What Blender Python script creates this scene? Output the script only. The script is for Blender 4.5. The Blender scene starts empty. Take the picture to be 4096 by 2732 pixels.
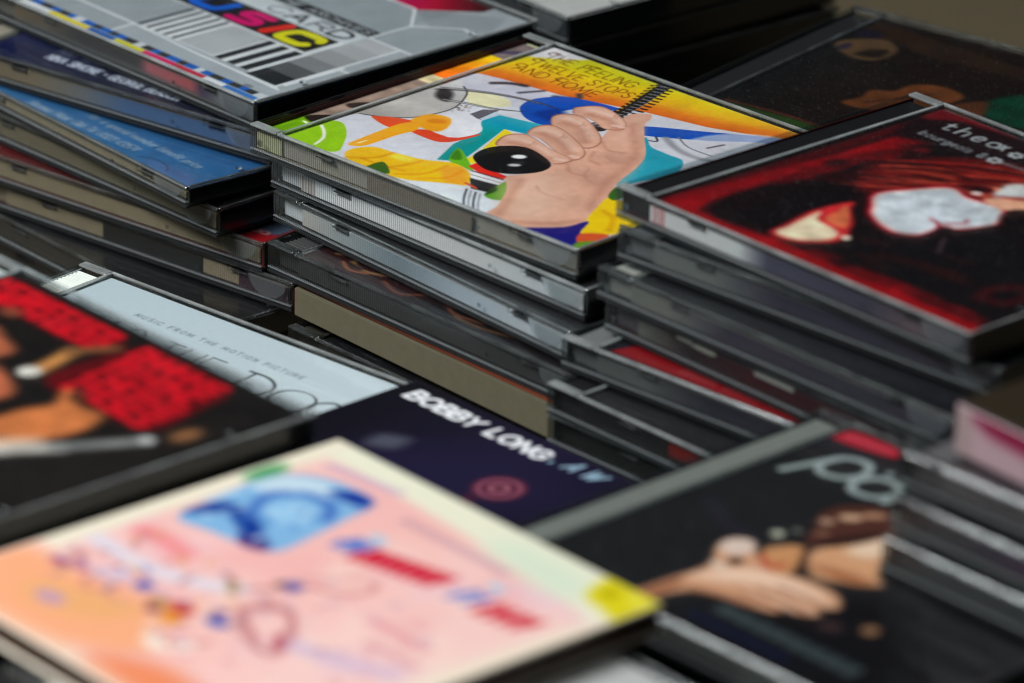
import bpy, bmesh, math, random
import numpy as np

# ------------------------------------------------------------------ camera, light, exposure
MM = 0.001
scn = bpy.context.scene
COL = scn.collection
cam_d = bpy.data.cameras.new('camera'); cam = bpy.data.objects.new('camera', cam_d); COL.objects.link(cam)
cam_d.sensor_width = 36.0; cam_d.lens = 20000 / 4096 * 36
cam_d.clip_start = 0.01; cam_d.clip_end = 50
from mathutils import Matrix, Vector
cam.matrix_world = (Matrix.Translation((1.07225, -0.9904, 0.55401)) @ Matrix.Rotation(math.radians(43.99), 4, 'Z')
                    @ Matrix.Rotation(math.radians(66.76), 4, 'X') @ Matrix.Rotation(math.radians(1.42), 4, 'Z'))
cam_d.dof.use_dof = True; cam_d.dof.focus_distance = 1.560; cam_d.dof.aperture_fstop = 8.8; cam_d.dof.aperture_blades = 9
scn.camera = cam
world = bpy.data.worlds.new('World'); scn.world = world; world.use_nodes = True
bg = world.node_tree.nodes['Background']; bg.inputs[0].default_value = (0.80, 0.90, 1.0, 1); bg.inputs[1].default_value = 0.009

def area(name, loc, target, size, power, col):
    d = bpy.data.lights.new(name, 'AREA'); d.shape = 'RECTANGLE'; d.size, d.size_y = size; d.energy = power; d.color = col
    o = bpy.data.objects.new(name, d); COL.objects.link(o); o.location = loc
    o.rotation_euler = (Vector(target) - Vector(loc)).to_track_quat('-Z', 'Y').to_euler(); return o
area('window_light', (-0.60, -1.08, 1.32), (0.08, -0.05, 0), (0.75, 0.6), 49, (0.97, 0.99, 1.0))
area('overhead_fill', (0.10, -0.25, 1.7), (0.10, -0.05, 0), (0.9, 0.9), 5.5, (0.96, 0.99, 1.0))  # added fill lamp overhead, stands for no real fixture
vs = scn.view_settings; vs.view_transform = 'Standard'; vs.look = 'None'; vs.exposure = 0.30; vs.gamma = 1.0; vs.use_curve_mapping = False
scn.render.engine = 'CYCLES'; cy = scn.cycles
cy.max_bounces = 14; cy.transparent_max_bounces = 40; cy.glossy_bounces = 4; cy.transmission_bounces = 10; cy.diffuse_bounces = 4
cy.caustics_reflective = False; cy.caustics_refractive = False; cy.use_denoising = True; cy.filter_width = 1.2; cy.sample_clamp_indirect = 4.0

# ------------------------------------------------------------------ node helpers and materials
def lin(c): 
    c = np.asarray(c, float) / 255.0
    return np.where(c <= 0.04045, c / 12.92, ((c + 0.055) / 1.055) ** 2.4)
ALB = 1.05                                     # photographed colour -> paint colour
def alb(c): return np.clip(lin(c) * ALB, 0.002, 0.86)

def new_mat(name):
    m = bpy.data.materials.new(name); m.use_nodes = True; nt = m.node_tree; nt.nodes.clear()
    return m, nt, nt.nodes.new('ShaderNodeOutputMaterial')
def N(nt, t, **k):
    n = nt.nodes.new(t)
    for a, b in k.items(): setattr(n, a, b)
    return n
def mth(nt, op, a, b=None, c=None, clamp=False):
    n = N(nt, 'ShaderNodeMath', operation=op); n.use_clamp = clamp
    for i, v in enumerate((a, b, c)):
        if v is None: continue
        if isinstance(v, (int, float)): n.inputs[i].default_value = v
        else: nt.links.new(v, n.inputs[i])
    return n.outputs[0]
def mixsh(nt, f, a, b):
    n = N(nt, 'ShaderNodeMixShader')
    if isinstance(f, (int, float)): n.inputs[0].default_value = f
    else: nt.links.new(f, n.inputs[0])
    nt.links.new(a, n.inputs[1]); nt.links.new(b, n.inputs[2]); return n.outputs[0]
def noise(nt, scale, detail=2.0, coord='Object', stretch=None):
    tc = N(nt, 'ShaderNodeTexCoord'); n = N(nt, 'ShaderNodeTexNoise'); n.inputs['Scale'].default_value = scale; n.inputs['Detail'].default_value = detail
    src = tc.outputs[coord]
    if stretch:
        mp = N(nt, 'ShaderNodeMapping'); mp.inputs['Scale'].default_value = stretch; nt.links.new(src, mp.inputs[0]); src = mp.outputs[0]
    nt.links.new(src, n.inputs['Vector']); return n.outputs['Fac']
def smooth(nt, v, lo, hi):
    n = N(nt, 'ShaderNodeMapRange', interpolation_type='SMOOTHSTEP'); nt.links.new(v, n.inputs[0]); n.inputs[1].default_value = lo; n.inputs[2].default_value = hi; return n.outputs[0]

def clear_material(name, haze, haze_col, tint=(0.97, 0.98, 0.98), rough=0.05, dust=0.0, ribs=0.0, rib_haze=0.0, pitch=0.92):
    """thin clear polystyrene: see-through with a fresnel sheen, some milky scatter, dust, scratches and optional moulded ribs"""
    m, nt, out = new_mat(name)
    tr = N(nt, 'ShaderNodeBsdfTransparent'); tr.inputs[0].default_value = (*tint, 1)
    df = N(nt, 'ShaderNodeBsdfDiffuse'); df.inputs[0].default_value = (*haze_col, 1)
    tl = N(nt, 'ShaderNodeBsdfTranslucent'); tl.inputs[0].default_value = (*haze_col, 1)
    milky = mixsh(nt, 0.3, df.outputs[0], tl.outputs[0])
    gl = N(nt, 'ShaderNodeBsdfGlossy'); gl.inputs['Roughness'].default_value = rough
    fr = N(nt, 'ShaderNodeFresnel'); ge = N(nt, 'ShaderNodeNewGeometry'); nt.links.new(mth(nt, 'MULTIPLY_ADD', ge.outputs['Backfacing'], 1 / 1.49 - 1.49, 1.49), fr.inputs[0])
    hz = haze
    if dust:
        sp = smooth(nt, noise(nt, 1500, 1.0), 0.70, 0.80)
        sm = smooth(nt, noise(nt, 45, 4.0), 0.45, 0.75)
        sc = smooth(nt, noise(nt, 70, 2.0, stretch=(1.2, 46, 1)), 0.71, 0.76)
        hz = mth(nt, 'ADD', haze, mth(nt, 'MULTIPLY', mth(nt, 'ADD', mth(nt, 'ADD', sp, mth(nt, 'MULTIPLY', sc, 0.30)), mth(nt, 'MULTIPLY', sm, 0.012)), dust), clamp=True)
    if ribs:
        tc = N(nt, 'ShaderNodeTexCoord'); sx = N(nt, 'ShaderNodeSeparateXYZ'); nt.links.new(tc.outputs['Object'], sx.inputs[0])
        w = mth(nt, 'SINE', mth(nt, 'MULTIPLY', sx.outputs[0], 2 * math.pi / (pitch * MM)))
        w01 = mth(nt, 'MULTIPLY_ADD', w, 0.5, 0.5)
        bp = N(nt, 'ShaderNodeBump'); bp.inputs['Strength'].default_value = 0.6; bp.inputs['Distance'].default_value = 0.0003 ; nt.links.new(w01, bp.inputs['Height'])
        nt.links.new(bp.outputs[0], gl.inputs['Normal']); nt.links.new(bp.outputs[0], df.inputs['Normal'])
        rib = mth(nt, 'MULTIPLY', smooth(nt, w01, 0.35, 0.8), rib_haze)
        hz = mth(nt, 'ADD', hz, rib, clamp=True)
        tm = N(nt, 'ShaderNodeMix', data_type='RGBA'); nt.links.new(smooth(nt, w01, 0.2, 0.7), tm.inputs[0]); tm.inputs[6].default_value = (*[t_ * 0.66 for t_ in tint], 1); tm.inputs[7].default_value = (*tint, 1); nt.links.new(tm.outputs[2], tr.inputs[0])
    body = mixsh(nt, hz, tr.outputs[0], milky)
    nt.links.new(mixsh(nt, fr.outputs[0], body, gl.outputs[0]), out.inputs[0]); return m
CLEAR_PLATE = clear_material('clear_polystyrene_plate', 0.0005, (0.75, 0.8, 0.82), tint=(0.985, 0.99, 0.99), rough=0.04, dust=0.13)
CLEAR_RIM = clear_material('clear_polystyrene_edge', 0.012, (0.45, 0.50, 0.51), tint=(0.72, 0.76, 0.77), rough=0.10, dust=0.05)
CLEAR_RIB = clear_material('clear_polystyrene_ribbed', 0.002, (0.50, 0.53, 0.52), tint=(0.985, 0.99, 0.99), rough=0.10, ribs=1, rib_haze=0.018)
CLEAR_RIMRIB = clear_material('clear_polystyrene_edge_ribbed', 0.006, (0.6, 0.65, 0.67), tint=(0.58, 0.62, 0.64), rough=0.10, ribs=1, rib_haze=0.06, pitch=1.1)
CLEAR_GRIP = clear_material('clear_polystyrene_grip', 0.07, (0.6, 0.64, 0.66), tint=(0.8, 0.83, 0.84), rough=0.15)
CLEAR_FOOT = clear_material('clear_polystyrene_ribbed_foot', 0.02, (0.75, 0.8, 0.82), tint=(0.7, 0.74, 0.75), rough=0.12, ribs=1, rib_haze=0.38, pitch=0.92)
def glass_material(name, lo, hi):
    m, nt, out = new_mat(name); g = N(nt, 'ShaderNodeBsdfGlass'); g.inputs['Color'].default_value = (0.92, 0.95, 0.95, 1); g.inputs['IOR'].default_value = 1.5
    r = smooth(nt, noise(nt, 300, 4.0), 0.4, 0.8); nt.links.new(mth(nt, 'MULTIPLY_ADD', r, 0.10, 0.06), g.inputs['Roughness'])
    df = N(nt, 'ShaderNodeBsdfDiffuse'); df.inputs[0].default_value = (0.62, 0.66, 0.66, 1)  # grey diffuse share imitates daylight caught in the clear plastic
    nt.links.new(mixsh(nt, mth(nt, 'MULTIPLY_ADD', smooth(nt, noise(nt, 90, 5.0), 0.35, 0.75), hi, lo), g.outputs[0], df.outputs[0]), out.inputs[0]); return m
GLASS = glass_material('moulded_polystyrene', 0.012, 0.05)
GLASS_PALE = glass_material('moulded_polystyrene_lit', 0.17, 0.16)  # more diffuse mixed in, so clear rims look brightly lit all round

def paper(name, col, rough=0.55, spec=0.25, bump=0.0):
    m, nt, out = new_mat(name); p = N(nt, 'ShaderNodeBsdfPrincipled')
    p.inputs['Roughness'].default_value = rough; p.inputs['Specular IOR Level'].default_value = spec
    mx = N(nt, 'ShaderNodeMix', data_type='RGBA', blend_type='MULTIPLY'); mx.inputs[0].default_value = 1.0
    mx.inputs[6].default_value = (*col, 1)
    n = noise(nt, 260, 5.0); cr = N(nt, 'ShaderNodeMapRange'); nt.links.new(n, cr.inputs[0]); cr.inputs[3].default_value = 0.84; cr.inputs[4].default_value = 1.12
    nt.links.new(cr.outputs[0], mx.inputs[7]); nt.links.new(mx.outputs[2], p.inputs['Base Color'])
    if bump:
        b = N(nt, 'ShaderNodeBump'); b.inputs['Strength'].default_value = bump; b.inputs['Distance'].default_value = 0.0003
        nt.links.new(noise(nt, 1800, 3.0), b.inputs['Height']); nt.links.new(b.outputs[0], p.inputs['Normal'])
    nt.links.new(p.outputs[0], out.inputs[0]); return m
_pm = {}
def colmat(rgb, rough=0.5, spec=0.3):
    k = (tuple(rgb), rough)
    if k not in _pm: _pm[k] = paper('plastic_or_card_%02x%02x%02x' % tuple(int(v) for v in rgb), tuple(alb(rgb)), rough, spec)
    return _pm[k]
def print_material():
    m, nt, out = new_mat('printed_cover'); p = N(nt, 'ShaderNodeBsdfPrincipled'); a = N(nt, 'ShaderNodeVertexColor', layer_name='ink')
    p.inputs['Roughness'].default_value = 0.45; p.inputs['Specular IOR Level'].default_value = 0.1
    mx = N(nt, 'ShaderNodeMix', data_type='RGBA', blend_type='MULTIPLY'); mx.inputs[0].default_value = 1.0
    n = noise(nt, 900, 3.0); cr = N(nt, 'ShaderNodeMapRange'); nt.links.new(n, cr.inputs[0]); cr.inputs[3].default_value = 0.90; cr.inputs[4].default_value = 1.08
    nt.links.new(a.outputs[0], mx.inputs[6]); nt.links.new(cr.outputs[0], mx.inputs[7]); nt.links.new(mx.outputs[2], p.inputs['Base Color'])
    nt.links.new(p.outputs[0], out.inputs[0]); return m
PRINT = print_material()

# ------------------------------------------------------------------ print canvas: ink colours on a fine grid of paper
def spline(pts, closed=True, n=6):
    P = np.array(pts, float); m = len(P); out = []
    rng = range(m if closed else m - 1)
    for i in rng:
        if closed: p0, p1, p2, p3 = P[i - 1], P[i], P[(i + 1) % m], P[(i + 2) % m]
        else: p0, p1, p2, p3 = P[max(i - 1, 0)], P[i], P[i + 1], P[min(i + 2, m - 1)]
        for t in np.arange(n) / n:
            out.append(0.5 * (2 * p1 + (p2 - p0) * t + (2 * p0 - 5 * p1 + 4 * p2 - p3) * t * t + (3 * p1 - p0 - 3 * p2 + p3) * t ** 3))
    if not closed: out.append(P[-1])
    return np.array(out)
class Canvas:
    def __init__(s, w, h, res, base, ox=0.0, oy=0.0):
        s.w, s.h, s.res, s.o = w, h, res, np.array((ox, oy)); s.nx = int(w / res) + 1; s.ny = int(h / res) + 1
        s.X, s.Y = np.meshgrid(np.linspace(ox, ox + w, s.nx), np.linspace(oy, oy + h, s.ny)); s.C = np.zeros((s.ny, s.nx, 3)) + np.array(base, float)
        s.rng = np.random.RandomState(7)
    def box(s, pts, pad):
        a = np.min(pts, 0) - pad - s.o; b = np.max(pts, 0) + pad - s.o
        i0 = max(int(a[0] / s.w * (s.nx - 1)), 0); i1 = min(int(b[0] / s.w * (s.nx - 1)) + 2, s.nx)
        j0 = max(int(a[1] / s.h * (s.ny - 1)), 0); j1 = min(int(b[1] / s.h * (s.ny - 1)) + 2, s.ny)
        return (slice(j0, j1), slice(i0, i1)) if i1 > i0 and j1 > j0 else None
    def blend(s, sl, cov, col, a=1.0):
        cov = np.clip(cov, 0, 1)[..., None] * a
        col = col(s.X[sl], s.Y[sl]) if callable(col) else np.array(col, float)
        s.C[sl] = s.C[sl] * (1 - cov) + col * cov
    def segd(s, sl, P, closed):
        X, Y = s.X[sl], s.Y[sl]; d = np.full(X.shape, 1e9); m = len(P)
        for i in range(m if closed else m - 1):
            a, b = P[i], P[(i + 1) % m]; e = b - a; L = e @ e + 1e-12
            t = np.clip(((X - a[0]) * e[0] + (Y - a[1]) * e[1]) / L, 0, 1)
            d = np.minimum(d, (X - a[0] - t * e[0]) ** 2 + (Y - a[1] - t * e[1]) ** 2)
        return np.sqrt(d)
    def poly(s, pts, col, smooth=True, soft=0.0, a=1.0):
        P = spline(pts) if smooth else np.array(pts, float); so = max(soft, s.res); sl = s.box(P, so)
        if sl is None: return
        X, Y = s.X[sl], s.Y[sl]; ins = np.zeros(X.shape, bool); m = len(P)
        for i in range(m):
            (x0, y0), (x1, y1) = P[i], P[(i + 1) % m]
            if y0 == y1: continue
            c = (y0 > Y) != (y1 > Y); ins ^= c & (X < (x1 - x0) * (Y - y0) / (y1 - y0) + x0)
        d = s.segd(sl, P, True); sd = np.where(ins, -d, d); s.blend(sl, 0.5 - sd / so, col, a)
    def line(s, pts, wd, col, smooth=True, soft=0.0, a=1.0):
        P = spline(pts, False) if smooth and len(pts) > 2 else np.array(pts, float); so = max(soft, s.res); sl = s.box(P, wd + so)
        if sl is None: return
        s.blend(sl, 0.5 - (s.segd(sl, P, False) - wd / 2) / so, col, a)
    def ell(s, c, r, col, soft=0.0, rot=0.0, a=1.0):
        t = np.linspace(0, 2 * math.pi, 28, endpoint=False); x, y = r[0] * np.cos(t), r[1] * np.sin(t)
        s.poly(np.stack([c[0] + x * math.cos(rot) - y * math.sin(rot), c[1] + x * math.sin(rot) + y * math.cos(rot)], 1), col, False, soft, a)
    def rect(s, x0, y0, x1, y1, col, soft=0.0, a=1.0): s.poly([(x0, y0), (x1, y0), (x1, y1), (x0, y1)], col, False, soft, a)
    def mottle(s, amp, cell):
        nx, ny = int(s.w / cell) + 3, int(s.h / cell) + 3; g = s.rng.rand(ny, nx) - 0.5
        u, v = (s.X - s.o[0]) / cell, (s.Y - s.o[1]) / cell; i, j = u.astype(int), v.astype(int); fu, fv = u - i, v - j; fu = fu * fu * (3 - 2 * fu); fv = fv * fv * (3 - 2 * fv)
        f = (g[j, i] * (1 - fu) + g[j, i + 1] * fu) * (1 - fv) + (g[j + 1, i] * (1 - fu) + g[j + 1, i + 1] * fu) * fv
        s.C *= (1 + amp * f)[..., None]
    def text(s, t, x, y, h, wd, col, width=None, slant=0.0, sp=0.22, ang=0.0, soft=0.0):
        adv = []; cx = 0.0
        for ch in t:
            g = FONT.get(ch) or []; w = max([p[0] for st in g for p in st[1:] if st] or [0.3]) if g else 0.32
            adv.append((cx, g)); cx += w + sp
        k = (width / (cx - sp)) if width else h
        ca, sa = math.cos(ang), math.sin(ang)
        for x0, g in adv:
            for st in g:
                q = [((x0 + p[0]) * k + slant * p[1] * h, p[1] * h) for p in st[1:]]
                q = [(x + a * ca - b * sa, y + a * sa + b * ca) for a, b in q]
                s.line(q, wd, col, smooth=st[0] == '~', soft=soft)
FONT = {}
def _f(ch, *sts): FONT[ch] = [[st[0]] + [tuple(float(v) for v in p.split(',')) for p in st[1:].split()] for st in sts]
_f('A', '-0,0 .36,1 .72,0', '-.13,.34 .59,.34'); _f('B', '-0,0 0,1', '~0,1 .35,1 .52,.9 .5,.62 .3,.53 0,.53', '~0,.53 .35,.53 .6,.42 .6,.12 .4,0 0,0')
_f('C', '~.68,.8 .52,.96 .34,1 .1,.84 0,.5 .1,.16 .34,0 .52,.04 .68,.2'); _f('D', '-0,0 0,1', '~0,1 .32,1 .6,.82 .68,.5 .6,.18 .32,0 0,0')
_f('E', '-.54,1 0,1 0,0 .54,0', '-0,.52 .46,.52'); _f('F', '-.54,1 0,1 0,0', '-0,.52 .46,.52')
_f('G', '~.68,.8 .52,.96 .34,1 .1,.84 0,.5 .1,.16 .34,0 .54,.05 .68,.2', '-.68,.2 .68,.46 .4,.46'); _f('H', '-0,0 0,1', '-.6,0 .6,1', '-0,.52 .6,.52')
_f('I', '-0,0 0,1'); _f('K', '-0,0 0,1', '-.55,1 0,.45 .58,0'); _f('L', '-0,1 0,0 .5,0'); _f('M', '-0,0 .06,1 .42,.2 .78,1 .84,0'); _f('N', '-0,0 0,1 .62,0 .62,1')
_f('O', '~.38,1 .12,.86 0,.5 .12,.14 .38,0 .64,.14 .76,.5 .64,.86 .38,1'); _f('P', '-0,0 0,1', '~0,1 .36,1 .56,.88 .56,.6 .36,.48 0,.48')
_f('R', '-0,0 0,1', '~0,1 .36,1 .56,.88 .56,.6 .36,.5 0,.5', '-.3,.5 .6,0'); _f('S', '~.56,.84 .42,.98 .2,.98 .05,.84 .08,.64 .3,.52 .52,.4 .57,.18 .42,.02 .18,.02 .02,.18')
_f('T', '-0,1 .62,1', '-.31,1 .31,0'); _f('U', '~0,1 0,.3 .1,.05 .3,0 .5,.05 .6,.3 .6,1'); _f('V', '-0,1 .34,0 .68,1'); _f('W', '-0,1 .24,0 .48,.9 .72,0 .96,1'); _f('Y', '-0,1 .32,.5 .64,1', '-.32,.5 .32,0')
_f('0', '~.28,1 .06,.85 0,.5 .06,.15 .28,0 .5,.15 .56,.5 .5,.85 .28,1'); _f('1', '-0,.8 .2,1 .2,0'); _f('2', '~0,.8 .2,1 .45,.92 .45,.65 0,0', '-0,0 .5,0'); _f('3', '~0,.85 .2,1 .45,.9 .42,.6 .2,.53 .46,.42 .46,.1 .2,0 0,.12')
_f('4', '-.4,0 .4,1 0,.3 .55,.3'); _f('5', '-.48,1 .06,1 .02,.56', '~.02,.56 .25,.64 .5,.48 .48,.14 .22,0 0,.1'); _f('7', '-0,1 .5,1 .16,0'); _f('.', '-0,0 0,.04'); _f('&', '~.6,.05 .1,.75 .28,1 .42,.78 .05,.3 .2,0 .45,.08 .62,.45'); _f("'", '-0,1 0,.8'); _f('*', '~.1,.5 .2,.6 .3,.5 .2,.4 .1,.5')
_f('a', '~.42,.5 .2,.62 .02,.4 .08,.05 .3,.03 .42,.3', '-.42,.6 .42,0'); _f('b', '-0,1 0,0', '~0,.4 .2,.62 .42,.45 .4,.12 .2,0 0,.15'); _f('c', '~.4,.5 .22,.62 .02,.42 .05,.1 .22,0 .4,.1'); _f('d', '-.42,1 .42,0', '~.42,.4 .22,.62 0,.45 .02,.12 .22,0 .42,.15')
_f('e', '~.02,.33 .4,.36 .36,.56 .2,.62 .02,.42 .05,.1 .22,0 .4,.1'); _f('f', '~.35,.95 .2,1 .12,.8 .12,0', '-0,.6 .3,.6'); _f('g', '~.42,.4 .22,.62 0,.42 .05,.1 .22,.03 .42,.2', '~.42,.6 .42,-.15 .25,-.3 .03,-.22'); _f('h', '-0,1 0,0', '~0,.35 .18,.6 .38,.5 .4,0'); _f('i', '-0,.6 0,0', '-0,.82 0,.86')
_f('l', '-0,1 0,0'); _f('m', '-0,.6 0,0', '~0,.35 .15,.6 .3,.5 .32,0', '~.32,.35 .47,.6 .62,.5 .64,0'); _f('n', '-0,.6 0,0', '~0,.35 .18,.6 .38,.5 .4,0'); _f('o', '~.22,.62 .04,.5 0,.3 .06,.08 .22,0 .4,.1 .44,.32 .38,.54 .22,.62'); _f('p', '-0,.6 0,-.3', '~0,.4 .2,.62 .42,.45 .4,.12 .2,0 0,.15')
_f('r', '-0,.6 0,0', '~0,.35 .12,.56 .3,.6'); _f('s', '~.34,.52 .18,.62 .03,.48 .18,.33 .36,.18 .2,0 .02,.08'); _f('t', '~.12,.85 .12,.1 .22,0 .34,.06', '-0,.6 .32,.6'); _f('u', '~0,.6 .02,.1 .18,0 .4,.2', '-.42,.6 .42,0')

def grid_object(name, cv, parent, x0, y0, z, x1=None, y1=None, axis='z'):
    """the printed sheet: a grid whose points carry ink colours; axis 'x' stands it up as a spine facing +x, 'y' as a strip facing -y"""
    ny, nx = cv.C.shape[:2]; V = np.zeros((ny, nx, 3))
    if axis == 'z': V[..., 0] = cv.X + x0; V[..., 1] = cv.Y + y0; V[..., 2] = z
    elif axis == 'x': V[..., 0] = z; V[..., 1] = cv.X + x0; V[..., 2] = cv.Y + y0
    else: V[..., 0] = cv.X + x0; V[..., 1] = z; V[..., 2] = cv.Y + y0
    i = np.arange(nx * ny).reshape(ny, nx); F = np.stack([i[:-1, :-1], i[:-1, 1:], i[1:, 1:], i[1:, :-1]], -1).reshape(-1, 4)
    me = bpy.data.meshes.new(name); me.vertices.add(nx * ny); me.vertices.foreach_set('co', (V * MM).astype(np.float32).ravel())
    me.loops.add(F.size); me.loops.foreach_set('vertex_index', F.astype(np.int32).ravel()); me.polygons.add(len(F))
    me.polygons.foreach_set('loop_start', np.arange(0, F.size, 4, dtype=np.int32)); me.update(calc_edges=True)
    at = me.color_attributes.new('ink', 'FLOAT_COLOR', 'POINT'); c = np.ones((ny * nx, 4), np.float32); c[:, :3] = alb(np.clip(cv.C, 0, 255)).reshape(-1, 3)
    at.data.foreach_set('color', c.ravel()); me.materials.append(PRINT)
    o = bpy.data.objects.new(name, me); COL.objects.link(o); o.parent = parent; return o

# ------------------------------------------------------------------ mesh helpers
def mesh_of(name, bm, mats):
    bmesh.ops.recalc_face_normals(bm, faces=bm.faces); me = bpy.data.meshes.new(name); bm.to_mesh(me); bm.free()
    for v in me.vertices: v.co *= MM
    for m in mats: me.materials.append(m)
    return me
def add_box(bm, x0, x1, y0, y1, z0, z1, bev=0.0, mi=0):
    r = bmesh.ops.create_cube(bm, size=1.0); vs_ = r['verts']
    for v in vs_: v.co = Vector(((x0 + x1) / 2 + v.co.x * (x1 - x0), (y0 + y1) / 2 + v.co.y * (y1 - y0), (z0 + z1) / 2 + v.co.z * (z1 - z0)))
    fs = list({f for v in vs_ for f in v.link_faces})
    for f in fs: f.material_index = mi
    if bev:
        es = list({e for v in vs_ for e in v.link_edges}); r = bmesh.ops.bevel(bm, geom=es, offset=bev, segments=3 if bev > 0.4 else 2, affect='EDGES', profile=0.5)
        for f in r['faces']: f.material_index = mi
def add_prism(bm, pts, y0, y1, mi=0):
    a = [bm.verts.new((x, y0, z)) for x, z in pts]; b = [bm.verts.new((x, y1, z)) for x, z in pts]; n = len(pts)
    fs = [bm.faces.new(a), bm.faces.new(b[::-1])] + [bm.faces.new((a[i], b[i], b[(i + 1) % n], a[(i + 1) % n])) for i in range(n)]
    for f in fs: f.material_index = mi
def add_cyl_y(bm, x, z, y0, y1, r, n=12, mi=0):
    add_prism(bm, [(x + r * math.cos(2 * math.pi * k / n), z + r * math.sin(2 * math.pi * k / n)) for k in range(n)], y0, y1, mi)
def link(name, me, parent):
    o = bpy.data.objects.new(name, me); COL.objects.link(o); o.parent = parent; return o
def thing(name, label, cat, x, y, z, yaw, group=None):
    o = bpy.data.objects.new(name, None); COL.objects.link(o); o.empty_display_size = 0.02
    o.location = (x * MM, y * MM, z * MM); o.rotation_euler = (0, 0, yaw); o['label'] = label; o['category'] = cat
    if group: o['group'] = group
    return o

# ------------------------------------------------------------------ the jewel case, local mm: hinge at x=0, opening at x=142, z up from the base
_case_cache = {}
def case_meshes(T):
    if T in _case_cache: return _case_cache[T]
    d = {}; zt = T - 1.15; B = bmesh.new
    bm = B(); add_box(bm, 0.25, 141.75, 0.15, 124.85, 0, 1.1, 0.3, 0); add_box(bm, 0.1, 1.1, 0.9, 124.1, 1.12, T - 0.5, 0.2, 1); add_box(bm, 140.9, 141.9, 1.5, 123.5, 1.12, zt - 0.1, 0.2, 1)
    d['base'] = mesh_of('base_shell', bm, [CLEAR_RIMRIB, CLEAR_RIM])
    bm = B(); add_box(bm, 13.9, 140.75, 1.25, 123.75, zt, T - 0.12); d['lid'] = mesh_of('lid', bm, [CLEAR_PLATE])
    bm = B(); add_box(bm, 12.6, 142, 0, 1.2, zt, T, 0.48); add_box(bm, 12.6, 142, 123.8, 125, zt, T, 0.48); add_box(bm, 140.8, 142, 1.22, 123.78, zt, T, 0.48); add_box(bm, 12.6, 13.85, 1.22, 123.78, zt, T, 0.48)
    d['rim'] = mesh_of('lid_rim', bm, [GLASS])
    bm = B(); add_box(bm, 11.9, 13.5, 1.3, 123.7, zt - 0.8, zt - 0.05, 0.2); d['bar'] = mesh_of('lid_edge', bm, [GLASS])
    for nm, ya, yb in (('arm_n', 0, 3.4), ('arm_f', 121.6, 125)):
        bm = B(); add_box(bm, 0.5, 12.55, ya, yb, zt + 0.1, T - 0.1, 0.42); d[nm] = mesh_of('hinge_arm', bm, [GLASS])
    out = [(0.6, 2.3), (141.2, 2.3), (141.2, zt - 0.03), (122, zt - 0.03), (122, zt - 2.6), (114, zt - 2.6), (114, zt - 0.03), (37.5, zt - 0.03), (37.5, zt - 2.6), (29, zt - 2.6), (29, zt - 0.03), (0.6, zt - 0.03)]
    for nm, ya, yb in (('wall_n', 0.05, 1.1), ('wall_f', 123.9, 124.95)):
        bm = B(); add_prism(bm, out, ya, yb); d[nm] = mesh_of('side_wall', bm, [CLEAR_RIB])
    bm = B(); add_box(bm, 0.5, 141.3, -0.12, 0.9, 1.85, 2.28, 0.12); d['lip'] = mesh_of('wall_foot', bm, [CLEAR_FOOT])
    bm = B()
    for kk, yy in (('nub1', 24), ('nub2', 98)):
        bm = B(); r_ = bmesh.ops.create_uvsphere(bm, u_segments=10, v_segments=6, radius=0.9)
        for v in r_['verts']: v.co = Vector((137.6 + v.co.x, yy + v.co.y * 1.3, T - 0.1 + v.co.z * 0.6))
        d[kk] = mesh_of('lid_nub', bm, [GLASS])
    for nm, xa in (('tab1', 29.6), ('tab2', 114.6)):
        bm = B(); add_box(bm, xa, xa + 7.2, 0.5, 5.5, zt - 2.1, zt - 1.5, 0.15); add_box(bm, xa, xa + 7.2, 5.0, 5.5, zt - 1.5, zt - 0.1, 0.1); d[nm] = mesh_of('booklet_tab', bm, [GLASS])
    bm = B(); R = 8.0; cx, cz = 131.5, zt - 0.2; dep = min(6.6, zt - 2)
    for k in range(10):
        z1 = cz - dep * (k + 0.15) / 10; z0 = cz - dep * (k + 0.70) / 10; hw = R * math.sqrt(max(0.0, 1 - ((cz - z0) / dep) ** 2))
        if hw > 0.6: add_prism(bm, [(cx - hw, z0), (cx + hw, z0), (cx + hw, z1), (cx - hw, z1)], -0.28, 0.04)
    d['grip'] = mesh_of('finger_grip', bm, [CLEAR_GRIP])
    bm = B(); add_cyl_y(bm, 5.2, T * 0.46, -0.18, 0.04, 1.25, 14); add_cyl_y(bm, 5.2, T * 0.46, -0.3, -0.19, 0.7, 12); d['pin'] = mesh_of('hinge_pin', bm, [CLEAR_RIM])
    bm = B(); add_cyl_y(bm, 101, T * 0.5, -0.18, 0.04, 0.75, 12); d['stud'] = mesh_of('stud', bm, [CLEAR_RIM])
    # opaque inner tray: body behind the walls, hinge bar with cross ridges
    bm = B(); add_box(bm, 13.4, 139.6, 1.6, 123.4, 2.45, zt - 1.55, 0.2); add_box(bm, 1.7, 13.2, 3.6, 121.4, 1.9, zt - 1.0, 0.2)
    d['tray'] = bm_t = mesh_of('tray', bm, [colmat((20, 20, 22))])
    bm = B()
    for k in range(72):
        y = 4.4 + k * 1.62; add_box(bm, 2.0, 11.6, y, y + 0.95, zt - 1.02, zt - 0.55)
    d['ridges'] = mesh_of('hinge_ridges', bm, [colmat((20, 20, 22))])
    bm = B(); add_box(bm, 1.3, 140.7, 1.2, 123.8, 1.25, 1.5); d['inlay'] = mesh_of('inlay_card', bm, [colmat((20, 20, 22))])
    for nm, xa in (('spine_h', 1.25), ('spine_o', 140.35)):
        bm = B(); add_box(bm, xa, xa + 0.3, 2.0, 123.0, 1.6, zt - 0.45); d[nm] = mesh_of('spine_card', bm, [colmat((20, 20, 22))])
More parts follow.
